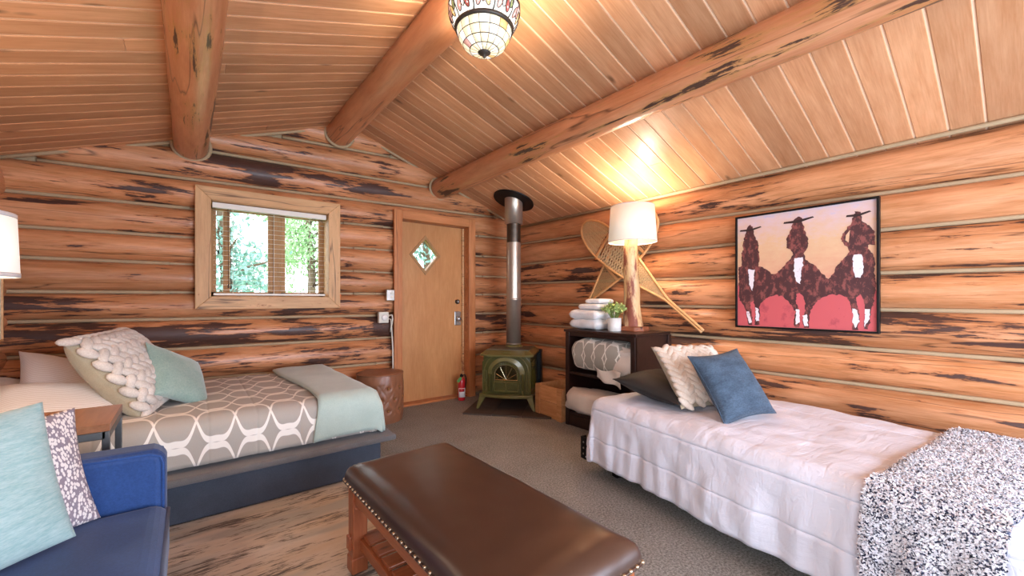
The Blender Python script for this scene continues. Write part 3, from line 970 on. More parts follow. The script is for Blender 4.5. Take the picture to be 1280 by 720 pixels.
# ---------------------------------------------------------------- snowshoes crossed on the wall
M['ash'] = wood('bent_ash_frame', '#e0b07a', '#cb945d', 'X', 8, 0.45, 0.4, bump=0.1, vary=0.04)
M['rawhide'] = simple('rawhide_webbing', '#d9bb8d', 0.6, var=0.2)
M['rawhide_dark'] = simple('old_rawhide_webbing', '#b8996b', 0.65, var=0.2)
def snowshoe(label, toe, tail, x, width, web):
    toe, tail = Vector(toe), Vector(tail)          # (y, z) on the wall
    ax = (toe - tail)
    L = ax.length
    ang_ = math.atan2(ax.y, -ax.x)                 # local x runs towards -Y in the picture
    root = thing('snowshoe', label, 'snowshoe', (x, (toe.x + tail.x) / 2, (toe.y + tail.y) / 2), (0, 0, R(-90)), 'crossed snowshoes')
    rt = Matrix.Rotation(-ang_, 4, 'Y')
    def hw(q):   # half width along the length, q from tail 0 to toe 1
        if q < 0.24:
            return 0.010
        k = (q - 0.24) / 0.76
        if k < 0.70:
            return 0.010 + (width / 2 - 0.010) * math.sin(PI / 2 * k / 0.70) ** 1.15
        return (width / 2) * math.sqrt(max(0.0, 1 - ((k - 0.70) / 0.30) ** 2.2))
    def P(q, s, y=0.0):
        return rt @ Vector(((q - 0.5) * L, y, s))
    n = 60
    side = [[P(0.0 + i / n, sg * (hw(i / n) if i < n else 0)) for i in range(n + 1)] for sg in (-1, 1)]
    loop = side[0] + side[1][::-1][1:]
    MB().tube(loop, 0.0125, 8).build('frame', 'ash', root, smooth=True)
    for q in (0.52, 0.78):
        plank_between('crossbar', P(q, -hw(q) + 0.004), P(q, hw(q) - 0.004), 0.014, 0.028, 'ash', root)
    wb = MB()
    def web_run(qa, qb, st, rad):
        span = qb - qa
        k = int(span * L / st)
        for j in range(k + 1):
            q = qa + span * j / k
            h = hw(q)
            if h > 0.02:
                wb.tube([P(q, -h), P(q + 0.012, 0, -0.003), P(q, h)], rad, 5)
        for sg in (-1, 1):
            for j in range(-4, k + 4):
                pts = []
                for i in range(9):
                    f_ = -1 + i / 4
                    q = qa + span * (j / k) + sg * f_ * 0.055
                    if qa <= q <= qb:
                        pts.append(P(q, f_ * hw(q), 0.003))
                if len(pts) > 1:
                    wb.tube(pts, rad, 5)
    web_run(0.26, 0.515, 0.022, 0.0030)
    web_run(0.535, 0.765, 0.030, 0.0036)
    web_run(0.795, 0.985, 0.020, 0.0030)
    w_ = wb.build('webbing', web, root)
    w_['kind'] = 'stuff'
    return root
snowshoe('tan snowshoe with its tail pointing down right towards the painting', (3.005, 1.965), (1.690, 0.895), 3.345, 0.33, 'rawhide')
snowshoe('tan snowshoe behind the lamp with its tail pointing down left', (2.15, 1.95), (3.20, 0.88), 3.378, 0.33, 'rawhide_dark')

# ---------------------------------------------------------------- hearth pad, stove, stove pipe
M['slate'] = simple('dark_hearth_slate', '#4b4038', 0.6, var=0.3, nscale=9, bump=0.3)
hp = thing('hearth_pad', 'dark flat hearth pad on the carpet under the stove', 'hearth', (2.70, 3.42, 0), (0, 0, R(-49.4)))
# local x along the stove front, -y towards the room
for i, xx in enumerate((-0.30, 0.0, 0.30)):
    for j, yy in enumerate((-0.16, 0.14, 0.44)):
        part_box('slate_tile', (xx, yy, 0.008), (0.296, 0.296, 0.016), 'slate', hp, 0.002)
M['enamel'] = simple('green_enamel_iron', '#4a491d', 0.28, 0.1, 0.6, var=0.18, nscale=5, coat=0.5)
M['enamel_edge'] = simple('worn_green_enamel', '#6c6434', 0.32, 0.15, 0.6, var=0.2, nscale=8, coat=0.4)
M['topplate'] = simple('grey_green_top_plate', '#6d6a58', 0.35, 0.3, 0.6, var=0.25, nscale=6)
M['galv'] = simple('galvanised_pipe', '#b5aa9c', 0.33, 0.72, var=0.22, nscale=7)
M['galv_dark'] = simple('sooty_galvanised_pipe', '#5e574f', 0.4, 0.9, var=0.5, nscale=16)
t = NT('stove_glass')
t.set(Base_Color=(0.55, 0.48, 0.40, 1), Roughness=0.06)
t.b.inputs['Transmission Weight'].default_value = 1.0
t.b.inputs['IOR'].default_value = 1.2
M['stove_glass'] = t.m
FX, FY = 2.605, 3.40
sa = math.atan2(-0.76, 0.65)
sv = thing('wood_stove', 'green enamelled cast iron wood stove with arched glass door', 'stove', (FX, FY, 0.016), (0, 0, sa))
# local: x to the right along the front, y into the corner, z up
bw, bz0, bz1, bd_ = 0.255, 0.155, 0.555, 0.53
body = MB().prism([(-bw, bz0), (bw, bz0), (bw, bz1), (-bw, bz1)], 0.03, bd_)
body.build('firebox', 'enamel', sv, bevel=0.012)
# front plate with arched relief
MB().prism([(-bw - 0.006, bz0), (bw + 0.006, bz0), (bw + 0.006, bz1 - 0.07), (bw - 0.07, bz1 + 0.005), (-bw + 0.07, bz1 + 0.005), (-bw - 0.006, bz1 - 0.07)], 0.012, 0.032).build('front_plate', 'enamel', sv, bevel=0.004)
def arch(r, zs, zb, n=18, ell=0.85):
    return [(-r, zb)] + [(-r * math.cos(PI * i / n), zs + r * ell * math.sin(PI * i / n)) for i in range(n + 1)] + [(r, zb)]
ZS = 0.365
# outer moulding, arch band, door
MB().tube([(p[0], 0.008, p[1]) for p in arch(0.236, 0.385, 0.175)], 0.006, 8).build('moulding', 'enamel_edge', sv, smooth=True)
def band_arch(r0, r1, zs, zb, y0, y1, mat, nm, ell0=0.85, ell1=0.85):
    a, b = arch(r0, zs, zb, ell=ell0), arch(r1, zs, zb, ell=ell1)
    mb = MB()
    for i in range(len(a) - 1):
        mb.prism([a[i], a[i + 1], b[i + 1], b[i]], y0, y1)
    return mb.build(nm, mat, sv, bevel=0.003)
hood = MB()
a, b = arch(0.150, 0.375, 0.36), arch(0.195, 0.375, 0.36)
for i in range(len(a) - 1):
    y0s = -0.030
    hood.hexa([(a[i][0], -0.012, a[i][1]), (a[i + 1][0], -0.012, a[i + 1][1]), (b[i + 1][0], y0s + 0.026, b[i + 1][1]), (b[i][0], y0s + 0.026, b[i][1])],
              [(a[i][0], 0.02, a[i][1]), (a[i + 1][0], 0.02, a[i + 1][1]), (b[i + 1][0], 0.02, b[i + 1][1]), (b[i][0], 0.02, b[i][1])])
hood.build('arch_hood', 'enamel_edge', sv, smooth=False)
dr = MB()
# door frame: ring round the glass and two sunk panels below
go, gi = arch(0.150, ZS, 0.175), arch(0.122, ZS - 0.005, 0.300)
for i in range(len(go) - 1):
    dr.prism([go[i], go[i + 1], gi[i + 1], gi[i]], -0.012, 0.02)
dr.prism([(-0.150, 0.175), (0.150, 0.175), (0.122, 0.300), (-0.122, 0.300)], -0.004, 0.02)
door_ = dr.build('fire_door', 'enamel', sv, bevel=0.002)
for sx in (-1, 1):
    x0, x1 = (0.008, 0.128)
    MB().tube([(sx * x0, -0.006, 0.188), (sx * x1, -0.006, 0.188), (sx * x1, -0.006, 0.282), (sx * x0, -0.006, 0.282)], 0.006, 6, closed=True).build('panel_moulding', 'enamel_edge', door_)
    MB().box((sx * (x0 + x1) / 2, -0.004, 0.235), (0.085, 0.008, 0.062)).build('door_panel', 'enamel', door_, bevel=0.003)
MB().prism(arch(0.124, ZS - 0.005, 0.300), 0.010, 0.014).build('door_glass', 'stove_glass', door_)
M['spoke'] = simple('nickel_spokes', '#c9b98f', 0.25, 0.9, var=0.1)
sp = MB()
for q in (0.5, 1.05, PI / 2, 2.1, 2.65):
    sp.tube([(0, 0.004, 0.303), (0.122 * math.cos(q), 0.004, 0.303 + 0.155 * math.sin(q) * (0.72 + 0.28 * abs(math.sin(q))))], 0.0026, 6)
sp.tube([(p[0], 0.003, p[1]) for p in arch(0.119, ZS - 0.005, 0.303)], 0.004, 6)
sp.tube([(-0.119, 0.003, 0.303), (0.119, 0.003, 0.303)], 0.004, 6)
sp.build('spoke_grille', 'spoke', door_)
M['glass_glint'] = glow('glowing_glass_glint', '#d88a3a', 0.7)  # painted glow for the bright reflections in the stove door glass
M['ash_white'] = simple('pale_split_wood', '#c9b6a2', 0.8, var=0.3, nscale=20)
for i, (p, q, r, m_) in enumerate((((-0.105, 0.035, 0.31), (-0.02, 0.03, 0.425), 0.016, 'ash_white'), ((0.02, 0.03, 0.31), (0.06, 0.03, 0.42), 0.018, 'glass_glint'), ((0.065, 0.028, 0.31), (0.10, 0.03, 0.36), 0.016, 'ash_white'), ((-0.10, 0.025, 0.315), (-0.045, 0.03, 0.33), 0.014, 'glass_glint'), ((-0.1, 0.10, 0.31), (0.0, 0.06, 0.40), 0.018, 'ash_white'), ((0.1, 0.12, 0.31), (0.03, 0.05, 0.41), 0.02, 'glass_glint'), ((-0.09, 0.05, 0.32), (-0.06, 0.07, 0.39), 0.014, 'glass_glint'),
                                   ((0.075, 0.045, 0.31), (0.09, 0.06, 0.37), 0.018, 'ash_white'))):
    MB().tube([p, q], r, 8).build('reflection_piece', m_, sv)  # pieces added behind the door glass to imitate its reflections
for sx in (-1, 1):     # flanking pilasters
    for z0, z1 in ((0.190, 0.285), (0.300, 0.395)):
        MB().tube([(sx * 0.215, 0.008, z0), (sx * 0.253, 0.008, z0), (sx * 0.253, 0.008, z1), (sx * 0.215, 0.008, z1)], 0.0045, 6, closed=True).build('pilaster_moulding', 'enamel_edge', sv)
    MB().lathe([(0.011, 0.175), (0.011, 0.36), (0.016, 0.365), (0.016, 0.375), (0.008, 0.38)], 12, (sx * 0.178, 0.004, 0)).build('column', 'enamel_edge', sv, smooth=True)
MB().tube([(0.178, -0.004, 0.20), (0.182, -0.035, 0.19), (0.185, -0.04, 0.150)], 0.007, 8).build('door_handle', 'enamel_edge', sv, smooth=True)
# side louvres
for z in (0.43, 0.455, 0.48):
    MB().tube([(bw + 0.004, 0.09, z - 0.01), (bw + 0.012, 0.2, z + 0.006), (bw + 0.004, 0.31, z + 0.004)], 0.006, 6).build('side_louvre', 'enamel_edge', sv)
for k in range(4):
    MB().tube([(bw + 0.004, 0.10 + 0.055 * k, 0.40), (bw + 0.009, 0.11 + 0.055 * k, 0.30), (bw + 0.004, 0.12 + 0.055 * k, 0.20)], 0.007, 6).build('side_rib', 'enamel', sv)
# top: sloped rim + flat plate
rim0 = [(-bw - 0.025, 0.0, 0.515), (-bw + 0.03, -0.02, 0.560), (bw - 0.03, -0.02, 0.560), (bw + 0.025, 0.0, 0.515)]
tp = MB()
outer = [(-bw - 0.03, 0.02), (-bw + 0.05, -0.025), (bw - 0.05, -0.025), (bw + 0.03, 0.02), (bw + 0.03, bd_ - 0.02), (-bw - 0.03, bd_ - 0.02)]
inner = [(-bw + 0.02, 0.085), (-bw + 0.075, 0.060), (bw - 0.075, 0.060), (bw - 0.02, 0.085), (bw - 0.02, bd_ - 0.03), (-bw + 0.02, bd_ - 0.03)]
n = 6
vs = [(x, y, 0.545) for x, y in outer] + [(x, y, 0.565) for x, y in outer] + [(x, y, 0.605) for x, y in inner]
fs = [tuple(range(n))[::-1], tuple(range(2 * n, 3 * n))]
for i in range(n):
    j = (i + 1) % n
    fs += [(i, j, n + j, n + i), (n + i, n + j, 2 * n + j, 2 * n + i)]
tp.add(vs, fs).build('top_rim', 'enamel_edge', sv, bevel=0.004)
MB().prism([(x, y) for x, y in [(-bw + 0.025, 0.07), (bw - 0.025, 0.07), (bw - 0.025, bd_ - 0.035), (-bw + 0.025, bd_ - 0.035)]], -0.612, -0.600, Matrix.Rotation(R(-90), 4, 'X')).build('top_plate', 'topplate', sv)
MB().lathe([(0.100, 0.60), (0.100, 0.615), (0.090, 0.63)], 28, (0, 0.42, 0)).build('flue_collar', 'enamel_edge', sv, smooth=True)
# ash lip and legs
lip = [(-bw - 0.03, 0.07), (-bw - 0.03, -0.02), (-0.19, -0.045), (-0.1, -0.07), (0, -0.078), (0.1, -0.07), (0.19, -0.045), (bw + 0.03, -0.02), (bw + 0.03, 0.07)]
vs = [(x, y, 0.125) for x, y in lip] + [(x, y, 0.155) for x, y in lip]
n = len(lip)
MB().add(vs, [tuple(range(n))[::-1], tuple(range(n, 2 * n))] + [(i, (i + 1) % n, n + (i + 1) % n, n + i) for i in range(n)]).build('ash_lip', 'enamel_edge', sv, bevel=0.006)
MB().box((0, 0.28, 0.145), (2 * bw + 0.02, 0.50, 0.03)).build('base_plate', 'enamel', sv, bevel=0.004)
for sx in (-1, 1):
    for y in (0.005, 0.49):
        sy = -1 if y < 0.1 else 1
        x0, x1 = sx * (bw - 0.005), sx * (bw + 0.045)
        y1 = y + sy * 0.03
        MB().hexa([(x1 - 0.014, y1 - 0.014, 0), (x1 + 0.014, y1 - 0.014, 0), (x1 + 0.014, y1 + 0.014, 0), (x1 - 0.014, y1 + 0.014, 0)],
                  [(x0 - 0.035, y - 0.03, 0.132), (x0 + 0.035, y - 0.03, 0.132), (x0 + 0.035, y + 0.03, 0.132), (x0 - 0.035, y + 0.03, 0.132)]).build('leg', 'enamel_edge', sv, bevel=0.005)
MB().box((0, bd_ + 0.022, 0.36), (0.60, 0.012, 0.42)).build('heat_shield', 'black', sv, bevel=0.003)
MB().box((bw + 0.055, bd_ - 0.045, 0.36), (0.012, 0.12, 0.42)).build('heat_shield', 'black', sv, bevel=0.003)

PX, PY = FX - math.sin(sa) * 0.42, FY + math.cos(sa) * 0.42
pp = thing('stove_pipe', 'galvanised stove pipe rising from the green stove to the ceiling', 'pipe', (PX, PY, 0.649))
top = roof(PX) - 0.649
MB().lathe([(0.083, 0.0), (0.083, 0.50), (0.087, 0.505), (0.087, 0.52), (0.083, 0.525)], 30).build('lower_pipe', 'galv', pp, smooth=True)
MB().lathe([(0.081, 0.525), (0.081, 1.16)], 30, cap=False).build('upper_pipe', 'galv', pp, smooth=True)
MB().lathe([(0.079, 1.155), (0.079, 1.38)], 30, cap=False).build('sooty_section', 'galv_dark', pp, smooth=True)
MB().lathe([(0.080, 1.37), (0.103, 1.375), (0.103, top + 0.03)], 30, cap=False).build('ceiling_collar', 'galv', pp, smooth=True)
MB().tube([(0.085 * math.cos(q * PI / 12), 0.085 * math.sin(q * PI / 12), 0.01) for q in range(24)], 0.006, 6, closed=True).build('seam_ring', 'galv', pp, smooth=True)
MB().lathe([(0.104, -0.014), (0.235, -0.012), (0.237, 0.0), (0.10, 0.0)], 40, (0, 0, 0), cap=False).build('ceiling_flange', 'black', pp, loc=(0, 0, top - 0.004), rot=(0, ang, 0), smooth=False)

# ---------------------------------------------------------------- fire extinguisher
M['ext_red'] = simple('red_gloss_paint', '#c3262c', 0.25, 0.0, 0.6, var=0.08, coat=0.5)
M['paper'] = simple('white_label', '#e6dcd6', 0.6, var=0.06)
M['tag_green'] = simple('green_tag', '#4f8a3c', 0.6)
fe = thing('fire_extinguisher', 'red fire extinguisher with green tag standing beside the door', 'extinguisher', (2.475, 4.075, 0.0))
MB().lathe([(0.036, 0.0), (0.042, 0.006), (0.042, 0.215), (0.038, 0.24), (0.022, 0.265), (0.017, 0.275)], 24).build('cylinder', 'ext_red', fe, smooth=True)
MB().lathe([(0.0425, 0.04), (0.0425, 0.145)], 18, cap=False, a0=R(190), a1=R(320)).build('label_sticker', 'paper', fe, smooth=True, solid=0.0006)
MB().lathe([(0.0430, 0.105), (0.0430, 0.140)], 12, cap=False, a0=R(200), a1=R(290)).build('red_print', 'ext_red', fe, smooth=True, solid=0.0006)
MB().lathe([(0.019, 0.27), (0.019, 0.29), (0.012, 0.30)], 16).build('valve', 'black', fe, smooth=True)
MB().tube([(0.0, 0, 0.295), (-0.01, -0.02, 0.305), (-0.03, -0.045, 0.312)], 0.007, 8, flat=0.5).build('lever', 'black', fe)
MB().tube([(0.0, 0, 0.285), (-0.012, -0.02, 0.283), (-0.03, -0.04, 0.272)], 0.007, 8, flat=0.5).build('carry_handle', 'black', fe)
MB().tube([(0.012, 0.0, 0.285), (0.04, -0.01, 0.29), (0.052, -0.015, 0.25), (0.046, -0.012, 0.13)], 0.007, 8).build('hose', 'black', fe, smooth=True)
MB().box((0, 0, 0), (0.03, 0.004, 0.065)).build('tag', 'tag_green', fe, loc=(-0.045, -0.03, 0.245), rot=(0, R(38), R(-30)))

# ---------------------------------------------------------------- wooden crate with kindling
M['pine'] = wood('rough_red_pine', '#d09a68', '#ae7546', 'Y', 7, 0.65, 0.25, bump=0.25, vary=0.14, knots=0.04)
cr = thing('wooden_crate', 'open wooden crate between the stove and the dark bookcase', 'crate', (2.785, 2.935, 0), (0, 0, R(-3)))
cw, cdp, ch = 0.395, 0.42, 0.31      # along y, along x, height
for j in range(2):
    z = 0.0775 + j * 0.155
    part_box('side_board', (0.0, 0, z), (0.016, cw, 0.152), 'pine', cr, 0.003)
    part_box('side_board', (cdp, 0, z), (0.016, cw, 0.152), 'pine', cr, 0.003)
    for sy in (-1, 1):
        part_box('end_board', (cdp / 2, sy * (cw / 2 - 0.01), z), (cdp - 0.02, 0.016, 0.152), 'pine', cr, 0.003)
for sy in (-1, 1):
    part_box('batten', (-0.015, sy * (cw / 2 - 0.035), ch / 2), (0.014, 0.068, ch), 'pine', cr, 0.003)
part_box('bottom_board', (cdp / 2, 0, 0.012), (cdp - 0.02, cw - 0.04, 0.018), 'pine', cr, 0.002)
M['newsprint'] = simple('crumpled_newspaper', '#b4ada2', 0.8, var=0.4, nscale=40)
rg = random.Random(8)
for i in range(2):
    a = rg.uniform(-0.5, 0.5)
    c = (2.95 + rg.uniform(-0.05, 0.12), 2.90 + rg.uniform(-0.08, 0.1), 0.09 + 0.12 * i)
    d = Vector((math.cos(a + 1.5), math.sin(a + 1.5), rg.uniform(-0.03, 0.03))) * 0.12
    k = MB().tube([Vector(c) - d, Vector(c) + d], 0.022, 6).build('kindling_stick', 'ash_white')
    tag(k, ('lower' if i == 0 else 'upper') + ' split kindling stick inside the wooden crate', 'kindling', 'kindling in the crate')
mb = MB()
mb.ball((0, 0, 0), (0.06, 0.05, 0.06), 12, 8)
mb.v = [tuple(Vector(p) * (1 + 0.35 * nz(p[0] * 40, p[1] * 40, p[2] * 40))) for p in mb.v]
tag(mb.build('newspaper_ball', 'newsprint', loc=(3.02, 2.82, 0.30)), 'crumpled grey paper on top of the crate contents', 'paper')

# ---------------------------------------------------------------- dark bookcase
M['espresso'] = wood('espresso_wood', '#35201b', '#25150f', 'Y', 6, 0.32, 0.5, bump=0.06, vary=0.05)
bx0, bx1, by0, by1, bh = 2.768, 3.245, 1.935, 2.695, 0.885
bc = thing('bookcase', 'low espresso brown bookcase with two open shelves against the right wall', 'bookcase', (bx0, (by0 + by1) / 2, 0))
wy, dx = by1 - by0, bx1 - bx0
part_box('top_board', (dx / 2 - 0.004, 0, bh - 0.012), (dx + 0.02, wy + 0.03, 0.024), 'espresso', bc, 0.004)
part_box('apron', (0.012, 0, bh - 0.042), (0.02, wy - 0.02, 0.036), 'espresso', bc, 0.003)
for s in (-1, 1):
    part_box('side_panel', (dx / 2, s * (wy / 2 - 0.012), (bh - 0.024) / 2), (dx, 0.024, bh - 0.024), 'espresso', bc, 0.003)
    part_box('front_stile', (0.006, s * (wy / 2 - 0.022), (bh - 0.024) / 2 ), (0.024, 0.044, bh - 0.026), 'espresso', bc, 0.003)
    part_box('back_stile', (dx - 0.012, s * (wy / 2 + 0.004), (bh - 0.024) / 2), (0.05, 0.03, bh - 0.026), 'espresso', bc, 0.003)
for z in (0.485, 0.115):
    part_box('shelf', (dx / 2, 0, z), (dx - 0.01, wy - 0.05, 0.024), 'espresso', bc, 0.003)
part_box('back_panel', (dx - 0.006, 0, bh / 2), (0.008, wy - 0.03, bh - 0.06), 'espresso', bc, 0.0)
part_box('plinth', (0.012, 0, 0.052), (0.02, wy - 0.06, 0.10), 'espresso', bc, 0.003)

# ---------------------------------------------------------------- patterned bedding material (interlocking white lattice on grey), follows the cloth's own UV
def lattice(name, ground, line, su, sv, wdt=0.085, stripe=None):
    t = NT(name)
    uv = t.n.new('ShaderNodeUVMap')
    sep = t.n.new('ShaderNodeSeparateXYZ')
    wob = t.n.new('ShaderNodeVectorMath'); wob.operation = 'ADD'
    t.t.links.new(uv.outputs[0], wob.inputs[0])
    wob.inputs[1].default_value = (0.013, 0.02, 0)
    t.t.links.new(wob.outputs[0], sep.inputs[0])
    u = t.math('MULTIPLY', sep.outputs[0], su)
    v = t.math('MULTIPLY', sep.outputs[1], sv)
    tot = None
    # sharp-shouldered wave: sine plus third harmonic
    s1 = t.math('SINE', t.math('MULTIPLY', u, 2 * PI))
    s3 = t.math('SINE', t.math('MULTIPLY', u, 6 * PI))
    w = t.math('ADD', t.math('MULTIPLY', s1, 0.50), t.math('MULTIPLY', s3, 0.075))
    m = None
    for sg in (1, -1):
        x = t.math('FRACT', t.math('ADD', v, t.math('MULTIPLY', w, sg)))
        d = t.math('ABSOLUTE', t.math('SUBTRACT', x, 0.5))
        k = t.ramp(d, [(wdt * 0.85, (1, 1, 1, 1)), (wdt, (0, 0, 0, 1))])
        m = k if m is None else t.math('MAXIMUM', m, k)
    f = t.noise(t.coords((1, 1, 1), rand=False), 240, 2)
    g = t.mix(f, tuple(x * 0.9 for x in lin(ground)[:3]) + (1,), lin(ground))
    t.set(Base_Color=t.mix(m, g, lin(line)), Roughness=0.85)
    t.b.inputs['Sheen Weight'].default_value = 0.15
    t.b.inputs['Specular IOR Level'].default_value = 0.2
    t.bump(f, 0.2, 0.002)
    return t.m
M['lattice'] = lattice('grey_white_lattice', '#b0a79c', '#efe7dc', 1 / 0.34, 1 / 0.25, 0.075)
M['lattice_small'] = lattice('grey_white_lattice_roll', '#aaa598', '#ece7da', 1 / 0.24, 1 / 0.18, 0.085)

def roll(name, mat, L, r, flat=1.0, turns=2.0, seed=0, bulge=0.12, ends=0.05):
    """a soft folded roll along local y with puckered ends, UV along the cloth"""
    mb = MB()
    nu, nv = 36, 20
    vs, fs, uvs = [], [], []
    for j in range(nv + 1):
        q = j / nv * 2 - 1
        e = (1 - abs(q) ** 5) ** 0.45 if abs(q) < 1 else 0.0
        e = max(e, 0.05)
        for i in range(nu):
            t_ = 2 * PI * i / nu
            rr = r * e * (1 + bulge * nz(math.cos(t_) * 1.2 + seed, math.sin(t_) * 1.2, q * 1.8) + 0.04 * nz(math.cos(t_) * 4, math.sin(t_) * 4 + seed, q * 6))
            sq = (abs(math.cos(t_)) ** 4 + abs(math.sin(t_)) ** 4) ** -0.16
            vs.append((rr * sq * math.cos(t_), q * L / 2 * (1 + 0.02 * math.sin(t_ * 3)), rr * sq * flat * math.sin(t_)))
            uvs.append((q * L / 2, i / nu * 2 * PI * r if i <= nu / 2 else (nu - i) / nu * 2 * PI * r))
    for j in range(nv):
        for i in range(nu):
            fs.append((j * nu + i, j * nu + (i + 1) % nu, (j + 1) * nu + (i + 1) % nu, (j + 1) * nu + i))
    fs += [tuple(range(nu)), tuple(nv * nu + i for i in range(nu))]
    mb.add(vs, fs)
    mb.uv = uvs
    return mb
M['linen'] = fabric('white_linen', '#e9e2d8', '#d8cfc4', 0.9, 300, 0.2, 5)
o = roll('rolled_comforter', 'lattice_small', 0.62, 0.155, 0.95, seed=2).build('rolled_comforter', 'lattice_small', loc=(2.885, 2.345, 0.665), smooth=True)
tag(o, 'rolled grey comforter with white lattice pattern on the upper shelf', 'comforter')
def crumple(name, mat, size, seed, seg=(26, 16), amp=0.25, fr=2.6, sq=0.55):
    """soft folded cloth lump: a squarish ellipsoid with creases"""
    mb = MB().ball((0, 0, 0), (1, 1, 1), seg[0], seg[1])
    out = []
    for p in mb.v:
        p = Vector(p)
        q = Vector([math.copysign(abs(c) ** sq, c) for c in p])
        k = q.length and 1.0
        n_ = amp * nz(p.x * fr + seed, p.y * fr, p.z * fr) + amp * 0.45 * abs(nz(p.x * fr * 2.3, p.y * fr * 2.3 + seed, p.z * fr * 2.3))
        q = q * (0.92 + n_)
        out.append((q.x * size[0] / 2, q.y * size[1] / 2, q.z * size[2] / 2))
    mb.v = out
    return mb
tag(crumple('x', 'linen', (0.30, 0.24, 0.26), 3.0).build('folded_sheet', 'linen', loc=(2.900, 2.075, 0.632), smooth=True), 'crumpled white sheet stuffed beside the rolled comforter', 'sheet')
mb = MB()
vs, fs = [], []
for j in range(9):
    for i in range(13):
        u, v_ = i / 12, j / 8
        vs.append((2.712 - 0.012 * math.sin(u * 9 + v_ * 3), 2.035 + u * 0.245, 0.575 - v_ * (0.135 - 0.06 * u) + 0.01 * math.sin(u * 7)))
for j in range(8):
    for i in range(12):
        fs.append((j * 13 + i, j * 13 + i + 1, j * 13 + i + 14, j * 13 + i + 13))
tag(mb.add(vs, fs).build('hanging_sheet', 'linen', smooth=True, solid=0.008), 'white sheet corner hanging out over the shelf edge', 'sheet')
M['cream_cloth'] = fabric('cream_pillow_cotton', '#e0d3c5', '#cdbfb1', 0.9, 300, 0.2, 5)
tag(crumple('x', 'cream_cloth', (0.42, 0.56, 0.225), 7.0, amp=0.16, fr=1.8).build('stuffed_pillow', 'cream_cloth', loc=(2.845, 2.395, 0.245), rot=(0, R(6), 0), smooth=True),
    'cream pillow bulging out of the bottom shelf', 'pillow')

# ---------------------------------------------------------------- things on the bookcase
M['towel'] = fabric('white_terry', '#f2efec', '#dcd8d4', 0.95, 180, 0.8, 8)
def towel(label, x, y, z, lx, ly, h, seed):
    mb = MB()
    # folded towel: three stacked rounded layers sharing one outline
    nx = 14
    for k in range(1):
        vs, fs = [], []
        hh = h
        zc = hh * 0.5
        ring = 20
        for j in range(nx + 1):
            q = j / nx * 2 - 1
            e = (1 - abs(q) ** 8) ** 0.4 if abs(q) < 1 else 0
            e = max(e, 0.15)
            for i in range(ring):
                t_ = 2 * PI * i / ring
                cx, sz = math.cos(t_), math.sin(t_)
                xx = math.copysign(abs(cx) ** 0.45, cx) * lx / 2 * (0.9 + 0.1 * e) * (1 + 0.04 * nz(q * 2 + seed, k))
                z_ = math.copysign(abs(sz) ** 0.65, sz) * hh * 0.515 * e * (1 + 0.22 * nz(xx * 18 + seed, q * 2.5, k * 3))
                vs.append((xx, q * ly / 2 * (1 + 0.03 * nz(xx * 10, seed, k)), zc + z_))
        for j in range(nx):
            for i in range(ring):
                fs.append((j * ring + i, j * ring + (i + 1) % ring, (j + 1) * ring + (i + 1) % ring, (j + 1) * ring + i))
        fs += [tuple(range(ring)), tuple(nx * ring + i for i in range(ring))]
        mb.add(vs, fs)
    return tag(mb.build('folded_towel', 'towel', loc=(x, y, z), smooth=True), label, 'towel', 'towels on the bookcase')
towel('white folded towel at the bottom of the stack on the bookcase', 2.955, 2.530, 0.891, 0.30, 0.34, 0.090, 1)
towel('white folded towel second from the bottom of the stack', 2.955, 2.535, 0.976, 0.29, 0.35, 0.090, 2)
towel('white folded towel third from the bottom of the stack', 2.96, 2.49, 1.066, 0.25, 0.25, 0.055, 3)
towel('small white towel on top of the towel stack', 2.97, 2.465, 1.121, 0.21, 0.18, 0.045, 4)

M['ceramic'] = simple('white_ceramic', '#e9e4dc', 0.3, var=0.04)
M['soil'] = simple('dark_soil', '#3a2c22', 0.95, var=0.4)
M['sprig_green'] = leafmat('plant_leaves', '#b3c77a')
M['stem_green'] = simple('plant_stems', '#6d7d33', 0.7)
pt_ = thing('potted_plant', 'small green leafy plant in white pot beside the towels', 'plant', (2.905, 2.245, 0.885))
MB().lathe([(0.052, 0.0), (0.056, 0.004), (0.058, 0.115), (0.053, 0.115), (0.050, 0.10)], 28).build('pot', 'ceramic', pt_, smooth=True)
MB().lathe([(0.001, 0.103), (0.051, 0.101)], 20, cap=False).build('soil', 'soil', pt_)
rg = random.Random(5)
stems = MB(); lv = MB()
for k in range(60):
    a, b = rg.random() * 2 * PI, rg.random() ** 0.6
    tip = Vector((0.115 * b * math.cos(a), 0.115 * b * math.sin(a), 0.150 + 0.105 * math.sqrt(max(0, 1 - b * b * 0.85)) * rg.uniform(0.6, 1.0)))
    base = Vector((0.02 * math.cos(a), 0.02 * math.sin(a), 0.10))
    mid = (base + tip) / 2 + Vector((0, 0, 0.02))
    stems.tube([base, mid, tip], 0.0014, 5)
    for q in range(9):
        p = mid.lerp(tip, q / 8) + Vector((rg.gauss(0, 0.007), rg.gauss(0, 0.007), rg.gauss(0, 0.007)))
        m = Matrix.Translation(p) @ Euler((rg.uniform(-1, 1), rg.uniform(-1, 1), rg.random() * 6.3)).to_matrix().to_4x4()
        s = rg.uniform(0.010, 0.0155)
        lv.add([(-s, 0, 0), (-0.2 * s, -0.75 * s, 0.25 * s), (s, 0, 0), (-0.2 * s, 0.75 * s, 0.25 * s)], [(0, 1, 2), (0, 2, 3)], m)
stems.build('stems', 'stem_green', pt_)['kind'] = 'stuff'
lv.build('leaves', 'sprig_green', pt_, recalc=False)['kind'] = 'stuff'

